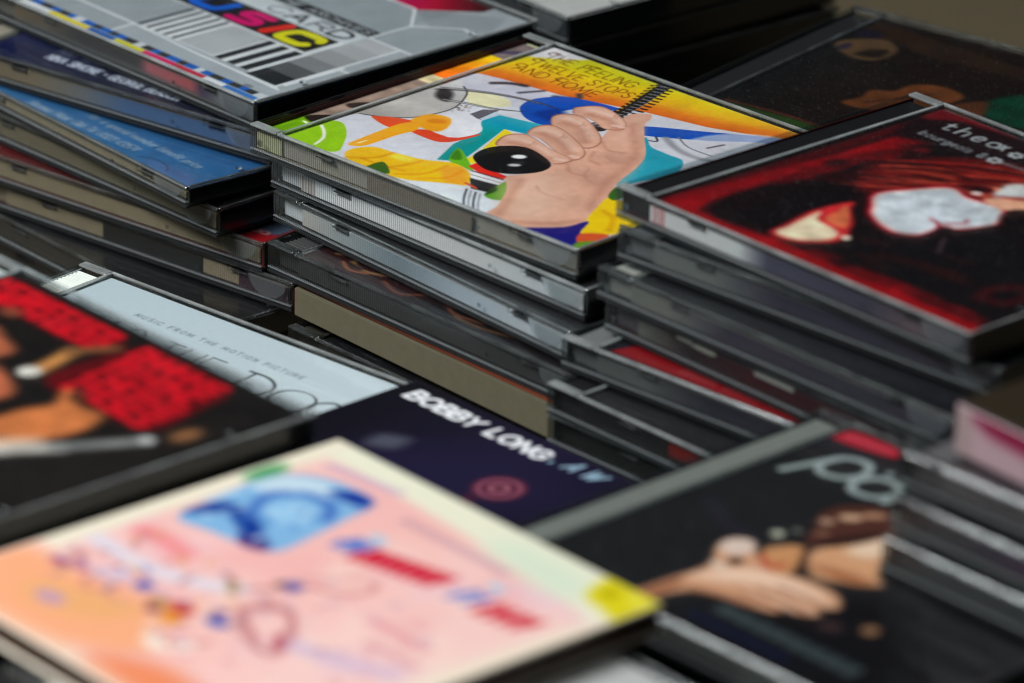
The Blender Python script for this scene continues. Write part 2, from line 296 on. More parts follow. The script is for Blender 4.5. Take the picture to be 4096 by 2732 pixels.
    bm = B(); add_box(bm, 14.0, 139.4, 2.4, 122.6, zt - 1.0, zt - 0.12); d['booklet'] = mesh_of('booklet', bm, [colmat((190, 190, 190))])
    _case_cache[T] = d; return d
def slot_mat(o, m): o.material_slots[0].link = 'OBJECT'; o.material_slots[0].material = m

def jewel_case(label, x, y, ztop, yaw_deg, T=10.3, tray=(20, 20, 22), inlay=(22, 22, 24), cover=(22, 22, 24), paint=None, res=0.8, spine=None,
               clear_tray=None, strips=(), group=None, full=True, ridges=True, name='cd_case', spine_col=None, wall_paint=None, pale=False):
    d = case_meshes(T); t = thing(name, label, 'CD case', x, y, ztop - T, math.radians(yaw_deg), group); zt = T - 1.15
    link('base_shell', d['base'], t)
    if clear_tray is None:
        tr = link('tray', d['tray'], t); slot_mat(tr, colmat(tray, 0.4))
        if ridges: slot_mat(link('hinge_ridges', d['ridges'], tr), colmat(tray, 0.4))
    else:
        cv = Canvas(11.4, 118, 0.5, (90, 80, 70), 1.6, 3.5); clear_tray(cv); tr = link('inlay_card', d['inlay'], t); slot_mat(tr, colmat(inlay)); grid_object('inlay_print', cv, tr, 0, 0, zt - 1.9)
        bm = bmesh.new(); add_box(bm, 1.7, 13.0, 2.0, 123.0, 2.0, zt - 2.0, 0.2); link('hinge_bar', mesh_of('hinge_bar', bm, [colmat((168, 172, 130), 0.4)]), t)
        bm = bmesh.new(); add_box(bm, 13.4, 139.6, 2.6, 122.4, 1.9, zt - 1.6, 0.2); tb = link('tray', mesh_of('tray', bm, [colmat((150, 146, 132), 0.4)]), t)
    if clear_tray is None: slot_mat(link('inlay_card', d['inlay'], t), colmat(inlay))
    so = link('spine_card', d['spine_o'], t); slot_mat(so, colmat(spine_col or inlay)); slot_mat(link('spine_card', d['spine_h'], t), colmat(spine_col or inlay))
    if spine:
        cv = Canvas(121, zt - 2.2, 0.5, spine_col or inlay); spine(cv); grid_object('spine_print', cv, so, 2.0, 1.65, 140.68, axis='x')
    bk = link('booklet', d['booklet'], t); slot_mat(bk, colmat(cover if max(cover) < 90 else (185, 185, 182)))
    if paint:
        cv = Canvas(125.4, 120.2, res, cover, 14.0, 2.4); paint(cv); grid_object('cover_print', cv, bk, 0, 0, zt - 0.09)
    if wall_paint:
        cv = Canvas(126.0, zt - 4.15, 0.5, tray, 13.5, 2.45); wall_paint(cv); grid_object('tray_side', cv, tr, 0, 0, 1.56, axis='y')
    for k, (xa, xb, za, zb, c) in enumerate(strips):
        bm = bmesh.new(); add_box(bm, xa, xb, 1.2, 1.5, za, zb); link('side_strip', mesh_of('side_strip', bm, [colmat(c)]), t)
    li = link('lid', d['lid'], t); link('lid_rim', d['rim'], li); link('lid_edge', d['bar'], li); link('hinge_arm', d['arm_n'], li); link('hinge_arm', d['arm_f'], li)
    if pale:
        for ch in li.children: slot_mat(ch, GLASS_PALE)
    link('side_wall', d['wall_n'], li); link('side_wall', d['wall_f'], li); link('wall_foot', d['lip'], li)
    if full:
        for k in ('tab1', 'tab2'): link('booklet_tab', d[k], li)
        link('finger_grip', d['grip'], li); link('lid_nub', d['nub1'], li); link('lid_nub', d['nub2'], li); link('hinge_pin', d['pin'], li); link('stud', d['stud'], li)
    return t

def card_sleeve(label, x, y, ztop, yaw_deg, L, S, T, cover, paint=None, res=0.8, edge=(30, 30, 32), board=(200, 195, 185), name='card_sleeve', cat='CD sleeve', near=None):
    t = thing(name, label, cat, x, y, ztop - T, math.radians(yaw_deg))
    for nm, z0, z1, ins, c in (('back_board', 0, 1.1, 0, board), ('disc_tray', 1.14, T - 1.14, 0.7, edge), ('front_board', T - 1.1, T, 0, board)):
        bm = bmesh.new(); add_box(bm, ins, L - ins, ins, S - ins, z0, z1, 0.35); o = link(nm, mesh_of(nm, bm, [colmat(c)]), t)
    bm = bmesh.new(); add_box(bm, -0.5, 0.6, 0.1, S - 0.1, 0.05, T - 0.05, 0.3); link('spine_fold', mesh_of('spine_fold', bm, [colmat(board)]), t)
    cv = Canvas(L - 0.8, S - 0.8, res, cover, 0.4, 0.4)
    if paint: paint(cv)
    grid_object('cover_print', cv, o, 0, 0, T + 0.03); return t

# ------------------------------------------------------------------ cover prints (case-local mm)
def ramp(stops, f):
    ks = [k for k, _ in stops]; cs = np.array([c for _, c in stops], float)
    return lambda X, Y: np.stack([np.interp(f(X, Y), ks, cs[:, i]) for i in range(3)], -1)
SK, SKD, SKL = (216, 164, 140), (166, 106, 84), (240, 204, 186)
def paint_kitchen(c):
    low = [(13, 69), (15.3, 87.1), (22.6, 88.9), (46.3, 92.3), (64.7, 97.9), (75, 101), (97.3, 105.7), (118.8, 114.1), (141, 118)]
    lx, ly = [p[0] for p in low], [p[1] for p in low]
    c.ell((30, 80), (20, 14), (196, 194, 208), 6); c.ell((60, 60), (40, 18), (214, 214, 222), 8)
    c.poly(low + [(141, 126), (13, 126)], ramp([(-1, (214, 96, 30)), (5, (226, 122, 30)), (10, (236, 172, 32)), (18, (230, 196, 22)), (26, (206, 200, 24))], lambda X, Y: Y - np.interp(X, lx, ly)), False)
    c.poly([(13, 111), (13, 126), (31, 126), (27, 119.5), (20, 114)], (214, 212, 214), True, 1.5)
    c.poly([(14, 76), (24, 78), (30, 86), (22, 88), (14, 86)], (200, 198, 208)); c.line([(24, 84), (28, 88), (33, 90)], 2.2, (48, 46, 52), soft=1.4); c.line([(36, 84), (40, 91)], 1.5, (70, 68, 76), soft=1.2)
    c.line([(46, 90), (52, 94), (50, 97)], 2.0, (60, 56, 60), soft=1.6)
    # round blue lid with its long handle, pale yellow paper behind the glasses wire
    c.poly([(47.6, 72.5), (54.1, 68.9), (60.9, 68.5), (64.2, 70.2), (63, 75.3), (66, 88), (71, 96), (66.5, 97.3), (55.5, 95.2), (47.4, 91.3), (43.1, 83.5), (44.2, 76.7)], (16, 76, 176))
    c.poly([(57, 79), (66, 80), (72, 90), (69, 95), (62, 91), (58, 86)], (206, 210, 222)); c.poly([(52, 74), (60, 73), (60, 80), (54, 83)], (12, 52, 140), True, 3)
    c.poly([(82.4, 90.6), (99.5, 102.4), (117.1, 114.1), (128, 119), (124, 110), (116.8, 107.5), (104.8, 96.6), (86.9, 84.8)], (18, 78, 178), True)
    c.poly([(24.1, 72.5), (35.8, 77.5), (42.4, 72.8), (36.7, 66.5), (30.3, 66.3)], (226, 220, 178))
    # silver spoon bowl at the hinge side
    c.poly([(13, 30), (15.6, 33.3), (22.8, 37), (28.6, 42.6), (31.5, 50.9), (31.4, 60.1), (25.6, 70.8), (19.9, 75), (13, 75)], ramp([(30, (150, 144, 138)), (52, (196, 190, 184)), (66, (176, 172, 170)), (76, (208, 206, 206))], lambda X, Y: Y), True)
    c.line([(15.6, 33.3), (22.8, 37), (28.6, 42.6), (31.5, 50.9), (31.4, 60.1), (25.6, 70.8), (19.9, 75)], 0.6, (50, 46, 46))
    c.poly([(20.5, 61.8), (16.4, 67.6), (18.6, 70), (23.5, 66.8), (26.3, 61.2)], (46, 42, 42), True, 2.0)
    for k in range(4): c.line([(15.5, 66 + k), (22, 71.5 + k * .7), (30, 76.2 + k * .5), (37.4, 79.2 + k * .4), (45, 81.2 + k * .3), (54, 82.8)], 0.42, (26, 24, 24) if k != 2 else (170, 168, 168))
    for k in range(3): c.line([(24, 61 + k * .8), (31, 64 + k * .6), (37.2, 66 + k * .5), (42, 68 + k * .4), (49, 72.8)], 0.42, (24, 22, 22) if k != 1 else (190, 190, 186))
    for k in range(26): c.ell((31 + c.rng.rand() * 6, 56 + c.rng.rand() * 8), (0.4, 0.3), (120, 100, 84), 0.4)
    c.poly([(38.9, 57.3), (38.8, 64.8), (42.8, 68.2), (45.1, 57.7)], (92, 88, 98), False); c.poly([(44, 58), (43, 66), (47, 66), (48, 58)], (186, 204, 214), False)
    c.poly([(60.1, 23.1), (54, 36.4), (51.9, 50.1), (45.7, 57.2), (45.9, 65), (53.5, 66.9), (63.8, 69.6), (64.3, 59.5), (55.6, 57.3), (61.4, 41.3), (64.6, 32.3), (65.2, 26.7)], ramp([(25, (0, 138, 134)), (52, (4, 150, 150)), (60, (4, 150, 178)), (70, (70, 176, 190))], lambda X, Y: Y), False)
    c.poly([(90, 84), (97.1, 80), (104.5, 79.1), (112.2, 78.2), (118, 68), (115.3, 58), (111.3, 48), (100, 60)], ramp([(50, (52, 172, 192)), (80, (28, 150, 172))], lambda X, Y: Y), True)
    c.poly([(65.9, 29.5), (64.7, 36.5), (55.6, 57.3), (61.6, 56.4), (63.5, 47.9), (66, 38), (70.6, 28.4)], (232, 208, 24), False)
    # fried egg on an orange slice
    c.poly([(20, 34), (21.5, 36.5), (26, 39.4), (33, 41), (31, 32)], (222, 76, 34)); c.poly([(36.4, 35), (43.3, 41.5), (48.9, 39.3), (53.8, 48.8), (53.2, 40), (50.4, 34.6), (44, 33.6)], (222, 66, 34))
    c.poly([(40, 40), (36.2, 47.8), (33.4, 54.5), (35.1, 58.5), (42.7, 57.6), (52, 51), (52, 43.2), (48.4, 39.5)], (222, 220, 226)); c.poly([(30.2, 41.2), (30.7, 49.4), (37.5, 51.4), (42.3, 45.9), (43, 40.2), (36.4, 39.0)], (238, 158, 26), True, 1.0); c.ell((36.5, 46.5), (3.2, 2.2), (216, 128, 20), 1.5, .6)
    c.poly([(32.2, 12.2), (31.4, 16), (30.2, 34.7), (32.1, 40), (36.1, 39), (37.8, 35.3), (36.8, 28.6), (36.8, 15.8), (34.1, 12)], (238, 160, 28)); c.line([(33.6, 15), (33.8, 18.5)], .6, (246, 226, 170))
    c.poly([(10, 5), (11, 16), (13.1, 22), (18, 23.5), (24.9, 18.5), (30.8, 11.6), (34.5, 5), (28, 1.5), (18, 2)], (140, 190, 22)); c.line([(15, 17.2), (19.8, 13.7), (23.3, 9.8), (25.4, 4.5)], 1.1, (222, 228, 206))
    # yellow tulips along the near edge
    fl = [(37, 6), (36.3, 11.6), (39.9, 16.6), (47.6, 17.7), (57.4, 20.1), (63.6, 23.9), (67.5, 25.1), (75.7, 21.8), (81.2, 15.6), (79.8, 12), (73, 7.2), (65.8, 4.2), (57, 1.5), (50, 1), (42.7, 2.5)]
    c.poly(fl, (236, 184, 22)); c.poly([(66, 20), (70, 24.4), (77, 20), (80, 14.6), (75, 12.5), (69, 16)], (236, 158, 40), True, 2)
    for q in ([(40, 4), (46, 10), (47, 17)], [(50, 3), (56, 10), (58, 19)], [(60, 5), (66, 12), (66, 22)], [(44, 7), (52, 7), (60, 9)], [(68, 8), (73, 15), (72, 22)]): c.line(q, 0.8, (206, 128, 14), soft=1.6, a=.8)
    c.ell((52, 16), (4, 2), (250, 214, 60), 2.5, .2); c.poly([(62.5, 25.8), (57.6, 35), (66.2, 30.4), (74.2, 24.6), (67.8, 25)], (104, 172, 30)); c.poly([(62, 27), (58, 34.4), (65, 29)], (60, 122, 16), True, 1); c.poly([(50, 2.5), (50.4, 9.6), (58.6, 4.3), (54.7, 2)], (52, 92, 24))
    c.poly([(62, 2.4), (66.7, 4.6), (81.8, 14), (98.8, 16), (104, 7.1), (100, 1)], (214, 220, 226), True)
    for k in range(4): c.line([(83.6 + 1.9 * k, 12.6), (88 + 2 * k, 7), (92.6 + 2 * k, 2.2)], 0.75, (70, 74, 80) if k % 2 == 0 else (150, 156, 162))
    c.poly([(70.5, 26.3), (70.1, 32), (76.5, 29.2), (84.8, 29), (85.6, 26.4), (77.6, 24.6)], (216, 40, 28), False); c.poly([(74.6, 23.6), (86, 25.4), (87.5, 22.4), (77.4, 20.5)], (224, 224, 226), False); c.line([(74, 24.4), (86, 26)], .6, (24, 24, 26)); c.line([(76, 22), (87, 23.8)], .35, (40, 40, 40)); c.poly([(77.7, 19.8), (88.6, 21.9), (91, 15.5), (84.3, 13.6)], (34, 34, 36), False); c.line([(80, 15.8), (85, 15)], 1.2, (214, 84, 50))
    c.poly([(91, 12.6), (88, 21.6), (87.2, 28.6), (94.2, 20), (97, 13.3)], (84, 150, 36)); c.poly([(90.6, 13), (88.4, 20), (91, 18)], (30, 60, 20), True, 1)
    # hand and wrist, gripping a coiled cord with a black mouthpiece
    c.line([(63.4, 122.5), (67.6, 106), (71, 92), (75.4, 79.6)], 4.6, (30, 29, 31), smooth=True)
    for k in range(17):
        t = k / 16.0; x, y = 63.4 + 11.0 * t + 1.2 * math.sin(t * 3), 121.5 - 41 * t
        c.line([(x - 3.5, y - 1.4), (x - 2.2, y + .7), (x + 1, y + 1.3), (x + 3.6, y + 1.9)], 1.15, (14, 14, 16)); c.line([(x - 1.6, y + .2), (x + 1.6, y + 1.2)], 0.34, (176, 176, 180)); c.ell((x - 3.3, y - .2), (.45, .5), (180, 150, 40), .3)
    palm = [(102.3, 1.2), (99.7, 9.3), (95.8, 15.8), (91.4, 21.9), (84.6, 29), (87.5, 35.9), (86.5, 46.1), (88.5, 52), (88, 57.2), (85.1, 63.4), (83.6, 69.7), (78.4, 80.2), (74.3, 91.1), (73.1, 95.8), (75.3, 99.6), (78.1, 100.6), (80.5, 97.4), (82.2, 93), (89.3, 85.3), (100.5, 73.8), (106.1, 63.9), (111.1, 50), (117.3, 39.4), (122.7, 29.2), (126.1, 20.5), (125, 12.5), (118.2, 4.0), (110, .6)]
    c.poly(palm, SK); c.poly([(93, 20), (88, 30), (93, 40), (106, 30), (116, 14), (108, 6)], (226, 184, 160), True, 10, .8); c.poly([(92, 60), (100, 70), (108, 58), (116, 38), (110, 38), (98, 50)], (204, 150, 128), True, 7, .7); c.poly([(76, 92), (77, 98), (81, 94), (90, 82), (88, 74), (80, 82)], (222, 172, 150), True, 4, .8)
    c.line([(80, 90), (87, 83), (98, 72), (103.5, 62), (108.5, 48), (114.6, 37.5), (120, 28)], 2.6, (176, 118, 96), soft=3.2, a=.5); c.line([(104.6, 5), (99.4, 14), (93.6, 23), (89.6, 30)], 2.2, (180, 122, 98), soft=2.8, a=.55); c.line([(112, 4), (121, 12), (124.5, 19)], 2.4, (182, 124, 100), soft=3, a=.6)
    for q in ([(97, 52), (101, 46), (108, 44)], [(93, 64), (98, 62), (102, 64)], [(80, 88), (84, 86), (86, 82)], [(96, 30), (102, 27), (110, 28)]): c.line(q, .5, (186, 128, 106), soft=1.2, a=.6)
    for q in ([(88, 64), (92, 58), (97, 57)], [(84, 72), (90, 68), (95, 70)], [(90, 50), (95, 46), (101, 47)]): c.line(q, .7, (176, 118, 96), soft=1.8, a=.7)
    for P, hi in (([(58.4, 85.4), (57.2, 88.2), (61.4, 94.2), (68.3, 93.8), (77.6, 89.6), (81, 84.4), (76.7, 80.6), (70, 83), (64.2, 83.6), (60.4, 83.4)], [(62, 90), (70, 90.5), (77, 86.8)]),
                  ([(60.9, 72.6), (57.7, 76.9), (58.8, 81.2), (63.6, 83.5), (71.1, 80.8), (82, 73.8), (85.6, 67.4), (83.9, 63.4), (78.2, 64.7), (68.8, 69.6), (64.3, 70.2)], [(61.5, 78.6), (68, 78.4), (78, 71.5)]),
                  ([(62.3, 60.4), (60.5, 66.6), (63.8, 71.2), (74, 68.6), (85.3, 62.8), (89.4, 57.3), (88.2, 53.2), (79.8, 55.2), (69.6, 59.2), (64.6, 59.6)], [(64, 66.5), (71, 66), (82, 60)]),
                  ([(63.6, 45.4), (59.6, 52.4), (60.8, 57.2), (65.3, 59.2), (77.7, 55.6), (87.4, 54.3), (89.2, 52), (87.3, 47.2), (80, 47.8), (70.5, 49.4)], [(63, 54), (69, 55), (80, 52)])):
        c.poly(P, SKD); q = np.array(P); q = q.mean(0) + (q - q.mean(0)) * 0.945; c.poly(q, SK, True, .8); c.line(hi, 3.6, SKL, soft=3.6, a=.6); lo = [(hx + 2.6, hy - 3.4) for hx, hy in hi]; c.line(lo, 2.6, (168, 108, 86), soft=3.2, a=.55); kx, ky = hi[1]; c.line([(kx + .5, ky + 1.6), (kx + 1.6, ky - .4), (kx + 1.4, ky - 2.2)], .45, (178, 120, 98), soft=.8, a=.8); c.line([(kx + 2.1, ky + 1.2), (kx + 2.9, ky - .8)], .4, (184, 126, 104), soft=.8, a=.7)
    for a, b in (((76.4, 85), (79.8, 86)), ((84.2, 50.6), (87.2, 52)), ((85.6, 56.2), (88, 56.6))): c.line([a, b], 1.7, (226, 186, 172), soft=.8, a=.9)
    c.poly([(66.8, 32.2), (63.8, 37.7), (64.2, 44.3), (69, 50), (75.2, 50.8), (85.6, 47), (88.8, 41.6), (87.2, 35.3), (82.3, 30), (75.5, 28.4)], (16, 15, 17)); c.ell((75.4, 43.6), (2.3, 1.7), (236, 236, 238), 1.1, .8); c.ell((79.4, 37.4), (2.0, 1.2), (190, 188, 190), 1.2, .8)
    c.poly([(110, -1), (114.9, .6), (118.2, 4.2), (125, 12.5), (126.9, 21), (134, 11.2), (139, 2), (132, -2)], (24, 20, 112))
    c.poly([(125.3, 21.3), (121.3, 29.4), (117.3, 39.4), (121, 40), (128.5, 40), (140, 34), (140, 20.6), (136.7, 16.3), (131.9, 11.9), (127.6, 20)], (230, 190, 12)); c.line([(124, 30), (130, 28), (136, 20)], 1.2, (206, 146, 10), soft=2); c.poly([(131.9, 11.9), (137.5, 17.3), (140, 14), (136.2, 6.5)], (208, 78, 40)); c.poly([(136, 6.5), (139.5, 11), (140, 3), (138, 2)], (84, 130, 30)); c.poly([(116.6, 40), (113, 48), (119, 46), (120.5, 39)], (46, 92, 24))
    # kitchen scale dial
    c.ell((118, 98), (20, 15), (200, 198, 206), 1.5, .9, .7); c.line([(95, 89), (104, 84.6), (114, 83.6), (124, 88)], 2.4, (150, 148, 156), soft=1.6); c.line([(97, 92.6), (105, 88.4), (115, 88)], .7, (120, 118, 126)); c.line([(109.6, 92.3), (111.1, 98)], 1.2, (108, 100, 108)); c.line([(92, 87.6), (95, 85), (93, 83.6)], .7, (30, 30, 34))
    tx = (92, 22, 8)
    for s_, x, y, w in (('THE FEELING', 18.4, 113.4, 38), ('TWELVE STOPS', 19.0, 105.6, 43), ('AND HOME', 18.6, 98.2, 35.5)):
        c.text(s_, x, y, 5.4, 0.46, tx, width=w, sp=.24)
    for x, y in ((18.0, 118.6), (36.2, 118.6), (18.6, 110.8), (18.3, 103.4), (36.0, 103.4)): c.line([(x + 2, y + .9), (x - .6, y + .6), (x - 1.2, y - 1.4), (x + .4, y - 1.9)], .5, tx)
    c.mottle(.10, 9); c.mottle(.06, 2.2)
def paint_kitchen_hinge(c):
    c.rect(1, 3, 13.5, 24, (92, 140, 12)); c.rect(1, 24, 13.5, 72, (122, 104, 92)); c.poly([(2, 22), (8, 30), (13, 26), (13, 20)], (30, 24, 20)); c.poly([(3, 40), (7, 46), (9, 41), (6, 38)], (44, 34, 30), True, 1)
    c.rect(1, 72, 13.5, 79.5, (186, 172, 130)); c.poly([(1, 79), (13.5, 79), (13.5, 106), (1, 106)], ramp([(79, (206, 88, 20)), (92, (214, 124, 18)), (106, (206, 176, 20))], lambda X, Y: Y), False); c.rect(1, 106, 13.5, 123, (96, 84, 84)); c.line([(2, 110), (12, 118)], 3, (60, 54, 70)); c.line([(5, 19), (9, 18)], .8, (220, 224, 200)); c.mottle(.3, 3)
def paint_testcard(c):
    g = (146, 154, 158); w = (204, 209, 212); k = (32, 34, 36)
    c.rect(0, 0, 143, 130, (150, 158, 162))
    c.rect(14, 9.5, 57, 19, (142, 150, 154)); c.rect(57, 3, 139, 15.5, (152, 160, 165)); c.rect(60, 19, 135, 45, w); c.rect(14, 20, 55.5, 44, (140, 148, 152)); c.rect(30, 44, 117, 63, w)
    for i in range(5): c.rect(57.2 + 4.5 * i, 19.6, 58.9 + 4.5 * i, 44, k)
    for i in range(13): c.rect(79.4 + 1.42 * i, 19.6, 79.95 + 1.42 * i, 43.6, (70, 74, 76))
    for i in range(3): c.rect(98.4 + 6.5 * i, 19, 102 + 6.5 * i + i * .2, 43.2, k)
    for i, v in enumerate((34, 78, 116, 138, 156, 168)): c.rect(117.5, 17 + 9 * i, 132.4, 26 + 9 * i, (v, v + 3, v + 5))
    c.rect(28, 44.8, 114.2, 60, (28, 28, 30))
    c.rect(22, 60.6, 117, 70.6, (186, 194, 198))
    def sq(pts, col, wd=3.5): c.line(pts, wd, col, smooth=True)
    sl = lambda P: [(x + .26 * (y - 47), y) for x, y in P]
    c.line(sl([(32, 48), (33.5, 57), (38, 50), (42.5, 57), (44, 48)]), 3.4, (210, 205, 40), smooth=False); sq(sl([(50, 57.2), (50, 50.5), (52, 48.4), (60, 48.4), (62, 50.5), (62, 57.2)]), (22, 92, 196))
    sq(sl([(81, 57.0), (73, 57.0), (70.6, 55), (72, 53), (80, 52.4), (82, 50), (79.5, 48), (70.5, 48)]), (196, 20, 100)); c.line(sl([(89.4, 48), (89.4, 57.2)]), 4.4, (206, 44, 34), smooth=False)
    sq(sl([(108, 55.2), (106, 57), (97.5, 57), (95.2, 55), (95.2, 50), (97.5, 48), (106, 48), (108, 49.8)]), (206, 202, 30), 3.8)
    for i, (ch, x, v) in enumerate((('T', 31, 120), ('E', 39, 130), ('S', 47, 140), ('T', 55, 150), ('C', 72.4, 160), ('A', 83, 70), ('R', 94.2, 130), ('D', 104.6, 48))): c.text(ch, x, 62.4, 6.4, 1.5, (v * .85, v * .87, v * .9), width=8.0 if ch != 'E' else 6.5, slant=.12)
    c.rect(20, 70.8, 116.4, 76.8, k); c.text('FROM THE ARCHIVES', 44, 72.0, 3.4, .62, (166, 172, 176), width=70, slant=.2)
    c.rect(20, 77.6, 117, 124, (138, 148, 152)); c.poly([(117.3, 71), (137, 71), (139, 97), (131, 101), (117.4, 89)], (142, 151, 155), False)
    c.poly([(93.3, 102.2), (106, 101.4), (122, 117.1), (122, 127), (88, 127)], ramp([(98, (176, 10, 84)), (108, (166, 16, 48)), (120, (60, 6, 14))], lambda X, Y: Y * .5 + X * .5), False)
    for i in range(9): c.line([(107 + i * 2.0, 101.5 - i * 1.1), (132 + i * .9, 118 - i * 1.6)], .5, (92, 98, 102), smooth=False)
    for q in ([(88, 101.5), (105.2, 101.5), (117.4, 89), (117.1, 70.6), (138, 70.5)], [(117.4, 89), (131, 100.9), (139, 98.9)], [(133, 15), (133, 70)], [(133, 42.4), (139, 42.9)], [(14, 19.6), (55.5, 18.8), (94.4, 16.4), (134, 16)], [(57, 8), (57, 19)], [(107, 16.1), (136, 15.1)]): c.line(q, 1.1, w, smooth=False)
    c.rect(14, 2, 140, 9.0, (186, 192, 196)); x = 14; n = 0
    for i in range(28):
        L = 3.2 + 2.6 * ((i * 7) % 5) / 4
        if i % 7 != 6: c.rect(x, 5.6, x + L, 8.9, (24, 84, 166) if i % 2 else (44, 46, 48))
        x += L
    for a, b, col in ((14, 30, (206, 210, 212)), (30, 51, (210, 192, 22)), (51, 65, (30, 86, 160)), (65, 80, (192, 188, 26)), (80, 96, (198, 30, 92)), (96, 112, (176, 40, 60)), (112, 122, (206, 210, 214)), (122, 138, (52, 110, 180))): c.rect(a, 2.0, b, 5.3, col)
    c.ell((127, 10), (2.2, 1.2), (110, 116, 120), .6); c.mottle(.06, 6)
def paint_nina(c):
    c.poly([(0, 0), (142, 0), (142, 126), (0, 126)], ramp([(0, (10, 20, 66)), (60, (8, 12, 40)), (142, (10, 12, 26))], lambda X, Y: X), False)
    c.text('NAT KING COLE', 36, 17.6, 4.2, .7, (88, 94, 110), width=34, ang=-.045); c.text('NINA SIMONE * GEORGE BENSON', 36.4, 10.8, 4.2, .85, (168, 176, 188), width=60, ang=-.055)
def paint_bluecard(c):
    c.poly([(0, 0), (142, 0), (142, 126), (0, 126)], ramp([(0, (58, 128, 188)), (30, (40, 104, 166)), (70, (18, 54, 112)), (126, (10, 30, 70))], lambda X, Y: Y), False)  # blue darkens inward: shade of the overhanging case put into the print
    c.text("Hassmus' Music Club Tel. 01323 431574", 46, 3.6, 3.6, .45, (186, 208, 224), width=57, slant=.3, ang=.05, sp=.18); c.text('for a special member benefit price.', 68, 12.4, 3.4, .45, (180, 202, 220), width=60, slant=.3, ang=.035, sp=.18)
    [c.line([(56 + k * 2.3, 12.2 + .19 * k), (57.5 + k * 2.3, 13.4 + .19 * k)], .35, (110, 142, 176)) for k in range(30) if k % 6]; c.line([(108, 5.0), (114, 8.2), (121, 7.6), (124, 5.2)], .3, (14, 16, 24)); c.mottle(.12, 4)
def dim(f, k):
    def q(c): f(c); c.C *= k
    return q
def paint_red8(c):
    c.poly([(0, 0), (142, 0), (142, 126), (0, 126)], ramp([(0, (84, 6, 10)), (50, (66, 4, 8)), (100, (40, 6, 10)), (124, (120, 12, 20)), (142, (128, 14, 22))], lambda X, Y: X), False)  # darker red is shade from the cases above, painted into the cover
    c.poly([(118, 13), (140, 12), (140, 40), (118, 40)], (56, 66, 82), True, 2); c.ell((130.6, 10), (2.0, 1.5), (150, 120, 124), .5); c.ell((130.6, 10), (1.1, .8), (120, 12, 20), .4); c.ell((134.2, 10), (2.0, 1.5), (150, 120, 124), .5); c.ell((134.2, 10), (1.1, .8), (120, 12, 20), .4)
